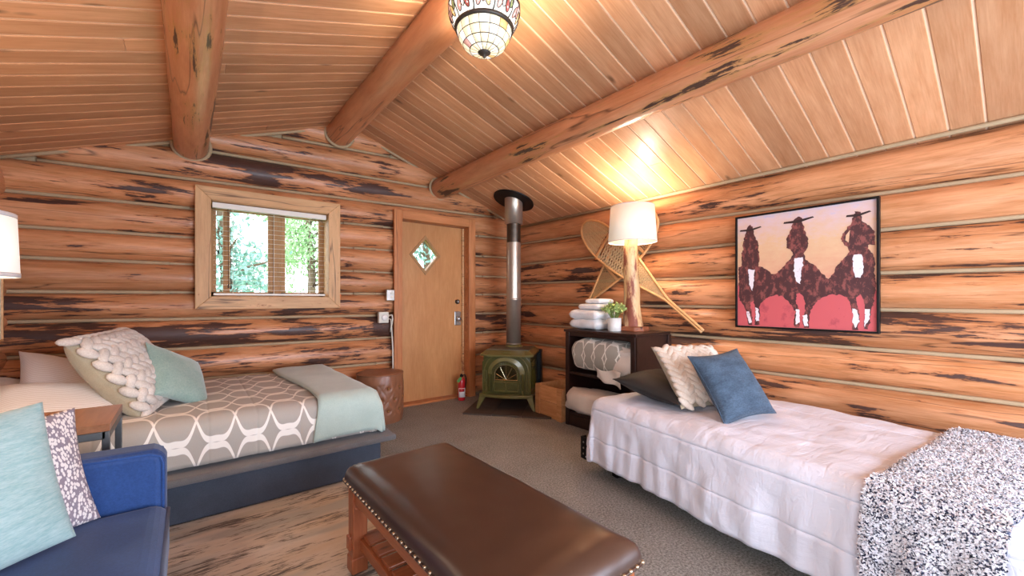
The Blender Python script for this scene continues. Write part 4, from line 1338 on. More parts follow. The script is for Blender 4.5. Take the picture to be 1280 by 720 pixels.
# log lamp
def shade_mat(name, col, e):
    t = NT(name)
    f = t.noise(t.coords((1, 1, 1), rand=False), 160, 2)
    c = lin(col)
    cc = t.mix(f, tuple(x * 0.95 for x in c[:3]) + (1,), c)
    t.set(Base_Color=cc, Roughness=0.9, Emission_Color=cc, Emission_Strength=e)
    return t.m
M['shade_warm'] = shade_mat('lit_linen_shade', '#f3e6d0', 0.22)
M['shade_trim'] = simple('shade_trim', '#d9d3cf', 0.9)
M['peeled'] = wood('peeled_log_cream', '#e6c797', '#cda671', 'Z', 7, 0.45, 0.4, patch='#6a3426', patch_t=0.565, bump=0.2, pscale=(0.9, 4.0), vary=0.02, fringe='#a05a3a')
M['barkslab'] = wood('bark_edged_slab', '#9c5b3b', '#6d3a26', 'Y', 6, 0.5, 0.4, bump=0.3, patch='#3a211a', patch_t=0.6)
lp = thing('table_lamp', 'tall peeled log table lamp with white drum shade on the bookcase', 'lamp', (3.05, 2.165, 0.885))
slabm = MB()
pl_ = [(0.085, -0.12), (0.10, 0.0), (0.08, 0.13), (0.0, 0.20), (-0.07, 0.19), (-0.10, 0.08), (-0.09, -0.08), (-0.03, -0.135)]
n = len(pl_)
slabm.add([(x, y, 0.0) for x, y in pl_] + [(x * 0.94, y * 0.94, 0.042) for x, y in pl_], [tuple(range(n))[::-1], tuple(range(n, 2 * n))] + [(i, (i + 1) % n, n + (i + 1) % n, n + i) for i in range(n)])
slabm.build('slab_base', 'barkslab', lp, bevel=0.008)
tr = MB()
vs, fs = [], []
nn, sg_ = 26, 20
for i in range(nn + 1):
    q = i / nn
    r0 = 0.066 * (1 - q) ** 0.7 + 0.050 * q + 0.02 * (1 - q) ** 6
    cxx, cyy = 0.012 * math.sin(q * 4.5), 0.030 * math.sin(q * 2.6) - 0.01
    for k in range(sg_):
        t_ = 2 * PI * k / sg_
        r = r0 * (1 + 0.12 * nz(math.cos(t_) * 1.1, math.sin(t_) * 1.1, q * 3.0) + 0.05 * nz(math.cos(t_) * 3, math.sin(t_) * 3, q * 9))
        vs.append((cxx + r * math.cos(t_), cyy + r * math.sin(t_), 0.03 + q * 0.80))
for i in range(nn):
    for k in range(sg_):
        fs.append((i * sg_ + k, i * sg_ + (k + 1) % sg_, (i + 1) * sg_ + (k + 1) % sg_, (i + 1) * sg_ + k))
fs += [tuple(range(sg_)), tuple(nn * sg_ + k for k in range(sg_))]
tr.add(vs, fs).build('log_stem', 'peeled', lp, smooth=True)
sh_ = MB().lathe([(0.205, 0.775), (0.184, 1.085)], 48, cap=False).build('lamp_shade', 'shade_warm', lp, smooth=True, solid=0.003)
for r, z in ((0.205, 0.775), (0.184, 1.085)):
    MB().tube([(r * math.cos(q * PI / 24), r * math.sin(q * PI / 24), z) for q in range(48)], 0.0035, 6, closed=True).build('shade_trim', 'shade_trim', sh_, smooth=True)
MB().lathe([(0.014, 0.82), (0.014, 0.89), (0.018, 0.90), (0.018, 0.93)], 16).build('socket', 'black', lp, smooth=True)
M['bulb'] = glow('lit_bulb', '#fff0d0', 6.0)
MB().ball((0, 0, 0.965), (0.028, 0.028, 0.038), 14, 10).build('bulb_glass', 'bulb', lp, smooth=True)
lamp_light('bulb', (0.0, 0.0, 1.03), 17, (1.0, 0.85, 0.68), 0.03, lp)

# ================================================================ soft goods helpers
def drape(hx, hy, top, drops, r, cell=0.02, amp=0.006, fold=0.02, seed=0.0, channels_x=(), channels_y=(), flare=0.05, hem=0.006, sag=None, cd=0.012, wr=0.0, zmin=-9.0):
    """cloth over a box |x|<hx, |y|<hy with rounded edge r; drops = (x-, x+, y-, y+) hanging lengths; channels = stitched lines in cloth coordinates"""
    mb = MB()
    arc = r * PI / 2
    def axis(h, d0, d1):
        a, b = -h + r - (arc + d0 if d0 else r * 0), h - r + (arc + d1 if d1 else r * 0)
        if not d0: a = -h
        if not d1: b = h
        n = max(2, int((b - a) / cell))
        return [a + (b - a) * i / n for i in range(n + 1)]
    def refine(l, ch):
        l = [q for q in l if all(abs(q - c) > 0.018 for c in ch)]
        return sorted(l + [c + k * 0.0055 for c in ch for k in (-3, -2, -1, 0, 1, 2, 3) if l[0] < c + k * 0.0055 < l[-1]])
    xs, ys = refine(axis(hx, drops[0], drops[1]), channels_x), refine(axis(hy, drops[2], drops[3]), channels_y)
    vs, uvs = [], []
    for y in ys:
        for x in xs:
            cx = max(-(hx - r) if drops[0] else -hx, min((hx - r) if drops[1] else hx, x))
            cy = max(-(hy - r) if drops[2] else -hy, min((hy - r) if drops[3] else hy, y))
            ex, ey = x - cx, y - cy
            e = math.hypot(ex, ey)
            puff = amp * (nz(x * 3 + seed, y * 3, seed) + 0.6 * nz(x * 8, y * 8 + seed, 1.5))
            if wr:
                puff += wr * abs(nz(x * 5.0 + y * 2.5 + seed, y * 1.6 - x * 1.2, 3.3)) + wr * 0.6 * abs(nz(x * 9 - y * 6, y * 4 + seed, 7.7)) - wr * 0.3
            for c in channels_x:
                puff -= cd * math.exp(-((x - c) / 0.006) ** 2)
            for c in channels_y:
                puff -= cd * math.exp(-((y - c) / 0.014) ** 2)
            if e < 1e-9:
                p = Vector((x, y, top + puff + (sag(x, y) if sag else 0)))
            else:
                dx_, dy_ = ex / e, ey / e
                if e < arc:
                    o_, dn = r * math.sin(e / r), r * (1 - math.cos(e / r))
                    nx_, nz_ = math.sin(e / r), math.cos(e / r)
                else:
                    h = e - arc
                    o_, dn = r + flare * h, r + h
                    nx_, nz_ = 1.0, 0.0
                    s = x if abs(ey) > abs(ex) else y
                    k = min(1.0, h / 0.2)
                    fo = fold * k * (nz(s * 7 + seed * 3, 0.4 + h * 1.2) + 0.5 * nz(s * 17, 2.2 + h * 2, seed))
                    o_ += fo
                p = Vector((cx + dx_ * (o_ + nx_ * puff), cy + dy_ * (o_ + nx_ * puff), top - dn + nz_ * puff + (sag(cx, cy) if sag else 0)))
            p.z = max(p.z, zmin + 0.012 * nz(x * 9, y * 9))
            vs.append(p)
            uvs.append((x, y))
    nx = len(xs)
    fs = [(j * nx + i, j * nx + i + 1, (j + 1) * nx + i + 1, (j + 1) * nx + i) for j in range(len(ys) - 1) for i in range(nx - 1)]
    mb.add(vs, fs)
    mb.uv = uvs
    return mb

def pillow_surface(u, v, w, h, t, pinch=0.07, seed=0.0, plump=0.55):
    """front surface of a pillow, u,v in -1..1"""
    k = ((1 - abs(u) ** 2.6) * (1 - abs(v) ** 2.6))
    z = t / 2 * max(0.0, k) ** plump
    z *= 1 + 0.10 * nz(u * 1.7 + seed, v * 1.7, seed)
    z += 0.006 * nz(u * 5 + seed, v * 5) * k
    x = w / 2 * u * (1 - pinch * (1 - v * v) * abs(u) ** 3)
    y = h / 2 * v * (1 - pinch * (1 - u * u) * abs(v) ** 3)
    return x, y, z
def pillow(w, h, t, seed=0.0, n=22, pinch=0.07, plump=0.55, scallop=0.0):
    mb = MB()
    vs, fs, uvs = [], [], []
    def c(i):
        q = i / n * 2 - 1
        return math.sin(q * PI / 2) * 0.55 + q * 0.45
    for sg in (1, -1):
        o = len(vs)
        for j in range(n + 1):
            for i in range(n + 1):
                x, y, z = pillow_surface(c(i), c(j), w, h, t, pinch, seed + (0 if sg > 0 else 4), plump)
                vs.append((x, y, sg * max(z, 0.0025)))
                uvs.append((x, y))
        for j in range(n):
            for i in range(n):
                q = (o + j * (n + 1) + i, o + j * (n + 1) + i + 1, o + (j + 1) * (n + 1) + i + 1, o + (j + 1) * (n + 1) + i)
                fs.append(q if sg > 0 else q[::-1])
    m = (n + 1) ** 2
    edge = [i for i in range(n)] + [j * (n + 1) + n for j in range(n)] + [n * (n + 1) + i for i in range(n, 0, -1)] + [j * (n + 1) for j in range(n, 0, -1)]
    for a, b in zip(edge, edge[1:] + edge[:1]):
        fs.append((a, m + a, m + b, b))
    mb.add(vs, fs)
    mb.uv = uvs
    return mb
def pose(center, normal, up, roll=0.0):
    """rotation whose local z is the normal and local y points along 'up' as far as possible"""
    z = Vector(normal).normalized()
    y = Vector(up) - z * Vector(up).dot(z)
    y.normalize()
    x = y.cross(z)
    m = Matrix((x, y, z)).transposed()
    return (m.to_4x4() @ Matrix.Rotation(roll, 4, 'Z')).to_euler()
def piping(w, h, pinch, r=0.004):
    pts = []
    n = 14
    for a, b in (((-1, -1), (1, -1)), ((1, -1), (1, 1)), ((1, 1), (-1, 1)), ((-1, 1), (-1, -1))):
        for i in range(n):
            u, v = a[0] + (b[0] - a[0]) * i / n, a[1] + (b[1] - a[1]) * i / n
            x, y, z = pillow_surface(u, v, w, h, 0.1, pinch)
            pts.append((x, y, 0))
    return MB().tube(pts, r, 6, closed=True)
def place_pillow(name, label, mat, center, normal, up, w, h, t, seed=0.0, roll=0.0, pinch=0.07, plump=0.55, pipe=None, group=None):
    root = thing(name, label, 'pillow', center, pose(center, normal, up, roll), group)
    pillow(w, h, t, seed, pinch=pinch, plump=plump).build('cushion', mat, root, smooth=True)
    if pipe:
        piping(w, h, pinch).build('piping', pipe, root, smooth=True)
    return root
def knit_cover(root, w, h, t, cols, rows, mat, seed=0.0, pinch=0.07, plump=0.55, spread=1.0):
    """fat herringbone stitches of a chunky braid on the front of a pillow"""
    bk_ = pillow(w * 0.93, h * 0.93, t * 1.0, seed, pinch=pinch, plump=plump)  # dark layer that paints the shade between the knit strands
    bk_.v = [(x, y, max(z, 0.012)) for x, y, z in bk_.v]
    bk_.build('knit_gap_shade', 'knit_shadow', root, smooth=True)
    mb = MB()
    cw = 2.0 / cols
    rh = 2.0 / rows
    for i in range(cols):
        uc = -1 + cw * (i + 0.5)
        for j in range(rows + 1):
            for sg in (-1, 1):
                u = uc + sg * cw * 0.25
                v = -1 + rh * (j + 0.25 + (0.5 if sg > 0 else 0.0)) * 0.985
                if abs(u) > 0.98 or abs(v) > 0.97:
                    continue
                u, v = max(-0.995, min(0.995, u * spread)), max(-0.995, min(0.995, v * spread))
                x, y, z = pillow_surface(u * 0.97, v * 0.96, w, h, t, pinch, seed, plump)
                x2, y2, z2 = pillow_surface(min(0.99, u * 0.97 + 0.02), v * 0.96, w, h, t, pinch, seed, plump)
                x3, y3, z3 = pillow_surface(u * 0.97, min(0.99, v * 0.96 + 0.02), w, h, t, pinch, seed, plump)
                nrm = Vector((x2 - x, y2 - y, z2 - z)).cross(Vector((x3 - x, y3 - y, z3 - z)))
                nrm = nrm.normalized() if nrm.length > 1e-9 else Vector((0, 0, 1))
                a = sg * (0.80 + 0.12 * nz(i * 3.1, j * 2.7, seed))
                ax = Vector((math.cos(a), math.sin(a) , 0))
                ax = (ax - nrm * ax.dot(nrm)).normalized()
                by = nrm.cross(ax)
                m = Matrix((ax, by, nrm)).transposed().to_4x4()
                m.translation = Vector((x, y, z)) + nrm * 0.004
                sx = w / 2 * cw * 0.40
                sy = h / 2 * rh * 0.50
                mb.ball((0, 0, 0), (sx * 1.45, sy * 0.92, min(sx, sy) * 0.72), 10, 6, m)
    o = mb.build('knit_stitches', mat, root, smooth=True)
    o['kind'] = 'stuff'
    return o

t = NT('white_cotton')
w1_ = t.noise(t.coords((3.2, 1.1, 2.2), rand=False, rot=(0, 0, R(28))), 3.2, 5, 0.62, 1.2)
w2_ = t.noise(t.coords((1.2, 4.2, 1.4), rand=False, rot=(0.3, 0, R(-20))), 4.2, 4, 0.6, 1.0)
uvn = t.n.new('ShaderNodeUVMap')
t.set(Base_Color=t.mix(w2_, lin('#dddee9'), lin('#e6e7f0')), Roughness=0.6)
t.b.inputs['Specular IOR Level'].default_value = 0.3
t.bump(t.math('ADD', w1_, t.math('MULTIPLY', w2_, 0.7)), 0.34, 0.025)
M['white_cotton'] = t.m
M['charcoal'] = fabric('charcoal_satin', '#2f2b28', '#252220', 0.55, 300, 0.1, 3, sheen=0.0)
M['cream_knit'] = fabric('cream_chunky_knit', '#e3d6c6', '#cbb9a6', 0.95, 150, 0.6, 14)
M['grey_knit'] = fabric('grey_cream_chunky_knit', '#ddd4ca', '#bdb2a7', 0.95, 150, 0.6, 14)
M['knit_shadow'] = fabric('knit_shade_cloth', '#6d5f55', '#51463f', 0.95, 150, 0.4, 14)  # shade of the gaps between stitches, put into a dark colour
M['beige_velvet'] = fabric('beige_velvet', '#b3a68c', '#9f927a', 0.8, 220, 0.3, 5)
M['blue_chenille'] = fabric('blue_chenille', '#4a5b6c', '#2f3c4a', 0.85, 90, 0.8, 11, sheen=0.1, aniso=(1, 2.2, 1))
M['teal_velvet'] = fabric('sage_teal_velvet', '#9fb6aa', '#839f94', 0.8, 120, 0.3, 8, sheen=0.5)
M['aqua_weave'] = fabric('aqua_slub_weave', '#b1c8c4', '#8db0ae', 0.85, 60, 0.8, 16, aniso=(1, 5, 1))
M['mint'] = fabric('mint_fleece', '#b6c4b8', '#a4b4a9', 0.9, 200, 0.4, 5, sheen=0.4)
M['blue_velvet'] = fabric('royal_blue_velvet', '#294a82', '#1e3a6c', 0.6, 180, 0.12, 4, sheen=0.15)
M['slate_cloth'] = fabric('slate_blue_upholstery', '#4b505b', '#3e434d', 0.85, 260, 0.4, 5)
M['slate_top'] = fabric('grey_upholstered_ledge', '#6e6a68', '#5d5958', 0.85, 260, 0.4, 5)
M['mattress'] = fabric('mattress_ticking', '#e6e0d8', '#d4cec6', 0.9, 200, 0.2, 4)

t = NT('pinstripe_cotton')
uv = t.n.new('ShaderNodeUVMap')
sep = t.n.new('ShaderNodeSeparateXYZ')
t.t.links.new(uv.outputs[0], sep.inputs[0])
d = t.math('ABSOLUTE', t.math('SUBTRACT', t.math('FRACT', t.math('MULTIPLY', sep.outputs[1], 1 / 0.016)), 0.5))
t.set(Base_Color=t.mix(t.ramp(d, [(0.13, (1, 1, 1, 1)), (0.2, (0, 0, 0, 1))]), lin('#f4f0ef'), lin('#d8cdc8')), Roughness=0.85)
M['stripe'] = t.m
t = NT('speckled_print')
vo = t.n.new('ShaderNodeTexVoronoi')
vo.inputs['Scale'].default_value = 1.0
t.t.links.new(t.coords((150, 80, 60), rand=False), vo.inputs['Vector'])
t.set(Base_Color=t.mix(t.ramp(vo.outputs['Distance'], [(0.46, (0, 0, 0, 1)), (0.54, (1, 1, 1, 1))]), lin('#e6dcd6'), lin('#8d8088')), Roughness=0.9)
M['speckle'] = t.m

# ================================================================ right bed
bed_a = R(-9.5)            # bed turned slightly away from the wall at its foot
fc = Vector((2.10, 1.84, 0))                                   # front head corner
dl = Vector((-math.sin(R(9.5)), -math.cos(R(9.5)), 0))          # towards the foot
dw = Vector((math.cos(R(9.5)), -math.sin(R(9.5)), 0))           # towards the wall
BL, BW = 1.93, 1.06
bc_ = fc + dl * BL / 2 + dw * BW / 2
rb = thing('bed_base', 'low bed frame with mattress under the white comforter', 'bed', (bc_.x, bc_.y, 0), (0, 0, bed_a))
# local x towards the wall, local y towards the head
M['rail_wood'] = wood('red_rail_wood', '#7a4630', '#5c3222', 'Y', 6, 0.5, 0.4, bump=0.1)
for sx in (-1, 1):
    part_box('side_rail', (sx * (BW / 2 - 0.09), 0, 0.10), (0.035, BL - 0.16, 0.09), 'rail_wood', rb)
for sy in (-1, 1):
    part_box('end_rail', (0, sy * (BL / 2 - 0.09), 0.10), (BW - 0.22, 0.035, 0.09), 'rail_wood', rb)
    for sx in (-1, 1):
        part_box('leg', (sx * (BW / 2 - 0.13), sy * (BL / 2 - 0.14), 0.03), (0.05, 0.05, 0.06), 'black', rb)
MB().box((0, 0, 0.305), (BW - 0.07, BL - 0.07, 0.31)).build('mattress', 'mattress', rb, bevel=0.06, seg=4)
br_ = MB().box((-BW / 2 + 0.050, BL / 2 + 0.105, 0.125), (0.006, 0.06, 0.15)).box((-BW / 2 + 0.070, BL / 2 + 0.132, 0.125), (0.045, 0.006, 0.15)).box((-BW / 2 + 0.055, BL / 2 + 0.01, 0.10), (0.02, 0.19, 0.04))
bk = br_.build('head_bracket', 'black', rb)
for z in (0.085, 0.125, 0.165):
    MB().tube([(-BW / 2 + 0.045, BL / 2 + 0.105, z), (-BW / 2 + 0.052, BL / 2 + 0.105, z)], 0.007, 10).build('slot', 'steel', bk)
cf = drape(BW / 2, BL / 2, 0.505, (0.325, 0.30, 0.30, 0.34), 0.075, cell=0.0165, amp=0.008, fold=0.030, seed=2.0,
           channels_x=(-BW / 2 - 0.035, -BW / 2 - 0.215, 0.30), flare=0.06, cd=0.008, wr=0.010, zmin=0.10)
o = cf.build('comforter', 'white_cotton', loc=(bc_.x, bc_.y, 0), rot=(0, 0, bed_a), smooth=True, solid=0.014)
tag(o, 'white quilted comforter draped over the bed along the right wall', 'comforter')
def onbed(a, b, z):       # a: distance from the head, b: from the room-side edge
    p = fc + dl * a + dw * b
    return (p.x, p.y, z)
place_pillow('pillow', 'flat charcoal satin pillow at the head of the white bed', 'charcoal', onbed(0.29, 0.42, 0.595), (0.05, -0.20, 1), (0, 1, 0.1), 0.62, 0.44, 0.15, 3.0, roll=R(6), plump=0.6)
kp = place_pillow('pillow', 'cream chunky braided knit pillow leaning between charcoal and blue pillows', 'beige_velvet', onbed(0.475, 0.475, 0.685), (-0.22, -0.70, 0.64), (0.05, 0.5, 1), 0.48, 0.43, 0.13, 5.0, roll=R(-8))
knit_cover(kp, 0.48, 0.43, 0.145, 5, 9, 'cream_knit', 5.0)
place_pillow('pillow', 'blue chenille square pillow in front of the braided knit pillow', 'blue_chenille', onbed(0.745, 0.405, 0.685), (-0.30, -0.78, 0.58), (0.0, 0.5, 1), 0.37, 0.40, 0.14, 7.0, roll=R(-4), pinch=0.10, pipe='blue_chenille')

# shaggy throw across the foot of the bed
def throw_on_bed():
    root = thing('throw_blanket', 'shaggy white and navy throw over the foot of white bed', 'blanket', (bc_.x, bc_.y, 0), (0, 0, bed_a))
    y0, y1 = BL / 2 - 1.505, BL / 2 - 1.825       # local y of the two edges
    r, top = 0.09, 0.527
    hx = BW / 2 + 0.022
    arc = r * PI / 2
    s0, s1 = -(hx - r) - arc - 0.40, hx - r + 0.06
    ns, nt = 74, 24
    def surf(s, q):
        """s across the bed, q 0..1 along it"""
        y = y0 + (y1 - y0) * q
        sh = 0.16 * smoothstep(-hx + r, hx, s)     # pulled slightly towards the head at the wall
        cx = max(-(hx - r), min(hx - r, s))
        e = cx - s if s < cx else 0.0
        edge = max(0.0, 1 - min(q, 1 - q) / 0.12)
        if e <= 0:
            return Vector((s, y + sh * (0.35 - q * 0.0), top + 0.012 * nz(s * 3, y * 4) - 0.012 * edge ** 2)), Vector((0, 0, 1))
        if e < arc:
            a = e / r
            return Vector((cx - r * math.sin(a), y + sh * 0.35, top - r * (1 - math.cos(a)) + 0.008 * nz(s * 3, y * 4))), Vector((-math.sin(a), 0, math.cos(a)))
        h = e - arc
        fo = 0.022 * math.sin(q * 15 + 0.8) * min(1, h / 0.15)
        return Vector((cx - r - 0.045 * h - fo - 0.012 * min(1, h / 0.1), y - 0.05 * h * (0.5 - q) * 2, top - r - h)), Vector((-1, 0.25 * math.cos(q * 15 + 0.8), 0.05)).normalized()
    vs = []
    for i in range(ns + 1):
        for j in range(nt + 1):
            vs.append(surf(s0 + (s1 - s0) * i / ns, j / nt)[0])
    fs = [(i * (nt + 1) + j, i * (nt + 1) + j + 1, (i + 1) * (nt + 1) + j + 1, (i + 1) * (nt + 1) + j) for i in range(ns) for j in range(nt)]
    MB().add(vs, fs).build('backing', 'navy_yarn', root, smooth=True, solid=0.012)
    rg = random.Random(21)
    for nm, mt, cnt, ln in (('white_pile', 'white_yarn', 42000, 0.0165), ('navy_pile', 'navy_yarn', 19000, 0.0150)):
        V, F = [], []
        for _ in range(cnt):
            s, q = rg.uniform(s0, s1), rg.uniform(-0.005, 1.005)
            p, nrm = surf(s, min(1, max(0, q)))
            p = p + nrm * 0.007
            tx = nrm.orthogonal().normalized()
            ty = nrm.cross(tx)
            a = rg.random() * 2 * PI
            d = (tx * math.cos(a) + ty * math.sin(a))
            l = ln * rg.uniform(0.6, 1.15)
            tip = p + nrm * (l * rg.uniform(0.35, 0.85)) + d * (l * rg.uniform(0.3, 0.9))
            mid = p + nrm * (l * 0.55) + d * (l * 0.25)
            w = (nrm.cross(d)) * 0.0023
            k = len(V)
            V += [tuple(p - w), tuple(p + w), tuple(mid + w * 1.25), tuple(mid - w * 1.25), tuple(tip)]
            F += [(k, k + 1, k + 2, k + 3), (k + 3, k + 2, k + 4)]
        mb = MB(); mb.v, mb.f = V, F
        o = mb.build(nm, mt, root, recalc=False)
        o['kind'] = 'stuff'
M['white_yarn'] = fabric('white_shag_yarn', '#f0eef0', '#d9d6dc', 0.9, 90, 0.2, 20)
M['navy_yarn'] = fabric('navy_shag_yarn', '#3a3f56', '#262a3c', 0.95, 90, 0.2, 20)
throw_on_bed()

# ================================================================ left bed
lb = thing('platform_bed', 'slate blue upholstered platform bed base under the window', 'bed', (0, 0, 0))
LX0, LX1, LY0, LY1 = -0.905, 1.0, 2.70, 4.04
part_box('base_box', ((LX0 + 1.02) / 2, (2.715 + 4.05) / 2, 0.115), (1.02 - LX0, 4.05 - 2.715, 0.23), 'slate_cloth', lb, 0.012)
part_box('ledge', ((LX0 + 1.085) / 2, (2.605 + 4.09) / 2, 0.25), (1.085 - LX0, 4.09 - 2.605, 0.04), 'slate_top', lb, 0.015, seg=3)
part_box('mattress', ((LX0 + LX1) / 2, (2.73 + LY1) / 2, 0.395), (LX1 - LX0 - 0.06, LY1 - 2.77, 0.24), 'mattress', lb, 0.05, seg=4)
qx, qy = (LX1 - LX0) / 2, (LY1 - LY0) / 2
q_ = drape(qx, qy, 0.532, (0, 0.165, 0.165, 0.165), 0.075, cell=0.022, amp=0.006, fold=0.012, seed=6.0, channels_x=(-0.62, -0.40, -0.18, 0.04, 0.26, 0.48), flare=0.03, cd=0.004, zmin=0.288)
o = q_.build('quilt', 'lattice', loc=((LX0 + LX1) / 2, (LY0 + LY1) / 2, 0), smooth=True, solid=0.010)
tag(o, 'grey quilt with white interlocking lattice on the left bed', 'quilt')
# folded mint blanket over the foot
def mint():
    mb = MB()
    hy, r, top = qy + 0.014, 0.08, 0.552
    arc = r * PI / 2
    x0, x1 = 0.60, 1.0 + 0.018
    ns, nt = 70, 16
    s0, s1 = -(hy - r) - arc - 0.175, hy - 0.03
    cyy = (LY0 + LY1) / 2
    vs = []
    for i in range(ns + 1):
        s = s0 + (s1 - s0) * i / ns
        cy = max(-(hy - r), min(hy - r, s))
        e = cy - s if s < cy else 0
        for j in range(nt + 1):
            q = j / nt
            x = x0 + (x1 - x0) * q + 0.035 * math.sin((s - s0) * 3.2) * (1 - q) 
            zt = top + 0.006 * nz(x * 5, s * 5) + 0.010 * (1 - abs(2 * q - 1) ** 6)
            ec = max(0.0, x - (x1 - 0.07))
            drop = 0.0 if ec <= 0 else 0.07 - math.sqrt(max(0, 0.07 ** 2 - ec ** 2))
            if e <= 0:
                p = (x, cyy + s, zt - drop)
            elif e < arc:
                a = e / r
                p = (x - 0.0, cyy + cy - r * math.sin(a), zt - r * (1 - math.cos(a)) - drop)
            else:
                h = e - arc
                p = (x - 0.008 * math.sin(h * 9), cyy + cy - r - 0.03 * h - 0.008 * nz(x * 9, h * 4), zt - r - h - drop * max(0, 1 - h * 4))
            vs.append(p)
    # outer end flap hanging over the foot
    fs = [(i * (nt + 1) + j, i * (nt + 1) + j + 1, (i + 1) * (nt + 1) + j + 1, (i + 1) * (nt + 1) + j) for i in range(ns) for j in range(nt)]
    k0 = len(vs)
    for i in range(ns + 1):
        p = vs[i * (nt + 1) + nt]
        for d in (0.10, 0.19):
            zz = max(0.282, p[2] - d)
            vs.append((p[0] + 0.012, p[1], zz))
        a, b = i * (nt + 1) + nt, k0 + 2 * i
        if i:
            fs += [(a - (nt + 1), a, b, b - 2), (b - 2, b, b + 1, b - 1)]
    mb.add(vs, fs)
    o = mb.build('folded_blanket', 'mint', smooth=True, solid=0.016)
    tag(o, 'mint fleece blanket folded across the foot of the left bed', 'blanket')
mint()
# pillows of the left bed
place_pillow('pillow', 'white pinstriped pillow lying nearest at the head of left bed', 'stripe', (-0.53, 3.06, 0.600), (0.20, -0.16, 1), (-0.15, 1, 0), 0.52, 0.62, 0.19, 2.0, roll=R(0))
place_pillow('pillow', 'pinstriped pillow propped behind the grey knit pillow', 'stripe', (-0.56, 3.62, 0.650), (0.45, -0.20, 0.8), (-0.2, 1, 0.0), 0.46, 0.60, 0.16, 4.0, roll=R(8))
place_pillow('pillow', 'beige pillow at the head end against the left wall', 'cream_cloth', (-0.77, 3.50, 0.610), (0.35, -0.1, 0.9), (0, 1, 0), 0.34, 0.60, 0.13, 6.0)
gk = place_pillow('pillow', 'thick grey braided knit pillow leaning on the pinstriped pillows', 'beige_velvet', (-0.27, 3.25, 0.740), (0.78, -0.22, 0.58), (0.22, 1.0, 0.0), 0.50, 0.60, 0.215, 9.0, roll=R(180), plump=0.42)
knit_cover(gk, 0.515, 0.62, 0.235, 6, 11, 'grey_knit', 9.0, plump=0.42, spread=1.075)
place_pillow('pillow', 'sage teal velvet pillow leaning on the grey knit pillow', 'teal_velvet', (-0.045, 3.230, 0.685), (0.74, -0.40, 0.50), (-0.35, 0.25, 1), 0.39, 0.37, 0.13, 11.0, roll=R(-28), pinch=0.09)

# ================================================================ leather ottoman
M['tan_leather'] = simple('tan_leather', '#8d5c40', 0.42, 0.0, 0.5, var=0.28, nscale=7, bump=0.15)
M['brass'] = simple('brass_stud', '#b88a55', 0.35, 0.9)
def crease(a, z):
    # diagonal folds running between neighbouring buttons
    s_ = a / (2 * PI / 10)
    best = 0.0
    for sg in (1, -1):
        x = s_ * 0.5 + sg * (z - 0.12) / 0.21 * 0.5 + 0.25
        d_ = abs((x * 2) % 1.0 - 0.5) * 0.14
        best = max(best, math.exp(-(d_ / 0.008) ** 2))
    return best if 0.08 < z < 0.37 else 0.0
ot = thing('ottoman', 'round tufted brown leather ottoman at the foot of left bed', 'ottoman', (1.462, 3.915, 0.0))
mb = MB()
vs, fs = [], []
seg_, st = 140, 60
tuf = [(k * 2 * PI / 10 + (0 if row % 2 else PI / 10), z, row) for row, z in enumerate((0.12, 0.225, 0.33)) for k in range(10)]
for i in range(st + 1):
    z = 0.455 * i / st
    base = 0.222 * (1 - 0.06 * (abs(z - 0.2275) / 0.2275) ** 4)
    for k in range(seg_):
        a = 2 * PI * k / seg_
        dmin = 9
        pit = 0.0
        for ta, tz, row in tuf:
            da = (a - ta + PI) % (2 * PI) - PI
            dd = math.hypot(da * 0.22, z - tz)
            pit = max(pit, math.exp(-(dd / 0.017) ** 2))
        r = base - 0.022 * pit - 0.006 * crease(a, z) + 0.004 * nz(math.cos(a) * 5, math.sin(a) * 5, z * 14)
        # creases joining the buttons
        vs.append((r * math.cos(a), r * math.sin(a), z))
for i in range(st):
    for k in range(seg_):
        fs.append((i * seg_ + k, i * seg_ + (k + 1) % seg_, (i + 1) * seg_ + (k + 1) % seg_, (i + 1) * seg_ + k))
for ring, (rr, zz) in enumerate(((0.195, 0.462), (0.15, 0.467), (0.09, 0.469), (0.03, 0.470))):
    b = len(vs)
    for k in range(seg_):
        a = 2 * PI * k / seg_
        vs.append((rr * math.cos(a), rr * math.sin(a), zz + 0.004 * nz(math.cos(a) * rr * 18, math.sin(a) * rr * 18)))
    for k in range(seg_):
        fs.append((b - seg_ + k, b - seg_ + (k + 1) % seg_, b + (k + 1) % seg_, b + k))
fs.append(tuple(len(vs) - seg_ + k for k in range(seg_)))
mb.add(vs, fs).build('leather_body', 'tan_leather', ot, smooth=True)
MB().tube([(0.2135 * math.cos(q * PI / 24), 0.2135 * math.sin(q * PI / 24), 0.450) for q in range(48)], 0.006, 6, closed=True).build('top_welt', 'tan_leather', ot, smooth=True)
for ta, tz, row in tuf:
    MB().ball((0.211 * math.cos(ta), 0.211 * math.sin(ta), tz), 0.0105, 8, 6).build('button', 'brass', ot, smooth=True)

# ================================================================ leather top bench used as coffee table
M['bench_leather'] = simple('dark_brown_leather', '#412b21', 0.31, 0.0, 0.8, var=0.25, nscale=5, bump=0.06)
M['cherry'] = wood('cherry_wood', '#ac6039', '#864526', 'X', 6, 0.35, 0.5, bump=0.08, vary=0.08, knots=0.03)
M['cherry_up'] = wood('cherry_wood_upright', '#b0653e', '#8a4829', 'Z', 6, 0.35, 0.5, bump=0.08, vary=0.06, knots=0.04)
M['stud'] = simple('antique_brass_stud', '#b9a58a', 0.28, 0.95)
bx, by, bwx, bwy = 0.790, 1.270, 0.516, 1.135      # centre and size
bn = thing('leather_bench', 'low cherry wood bench with padded dark leather top and studs', 'bench', (bx, by, 0.0102), (0, 0, R(1.0)))
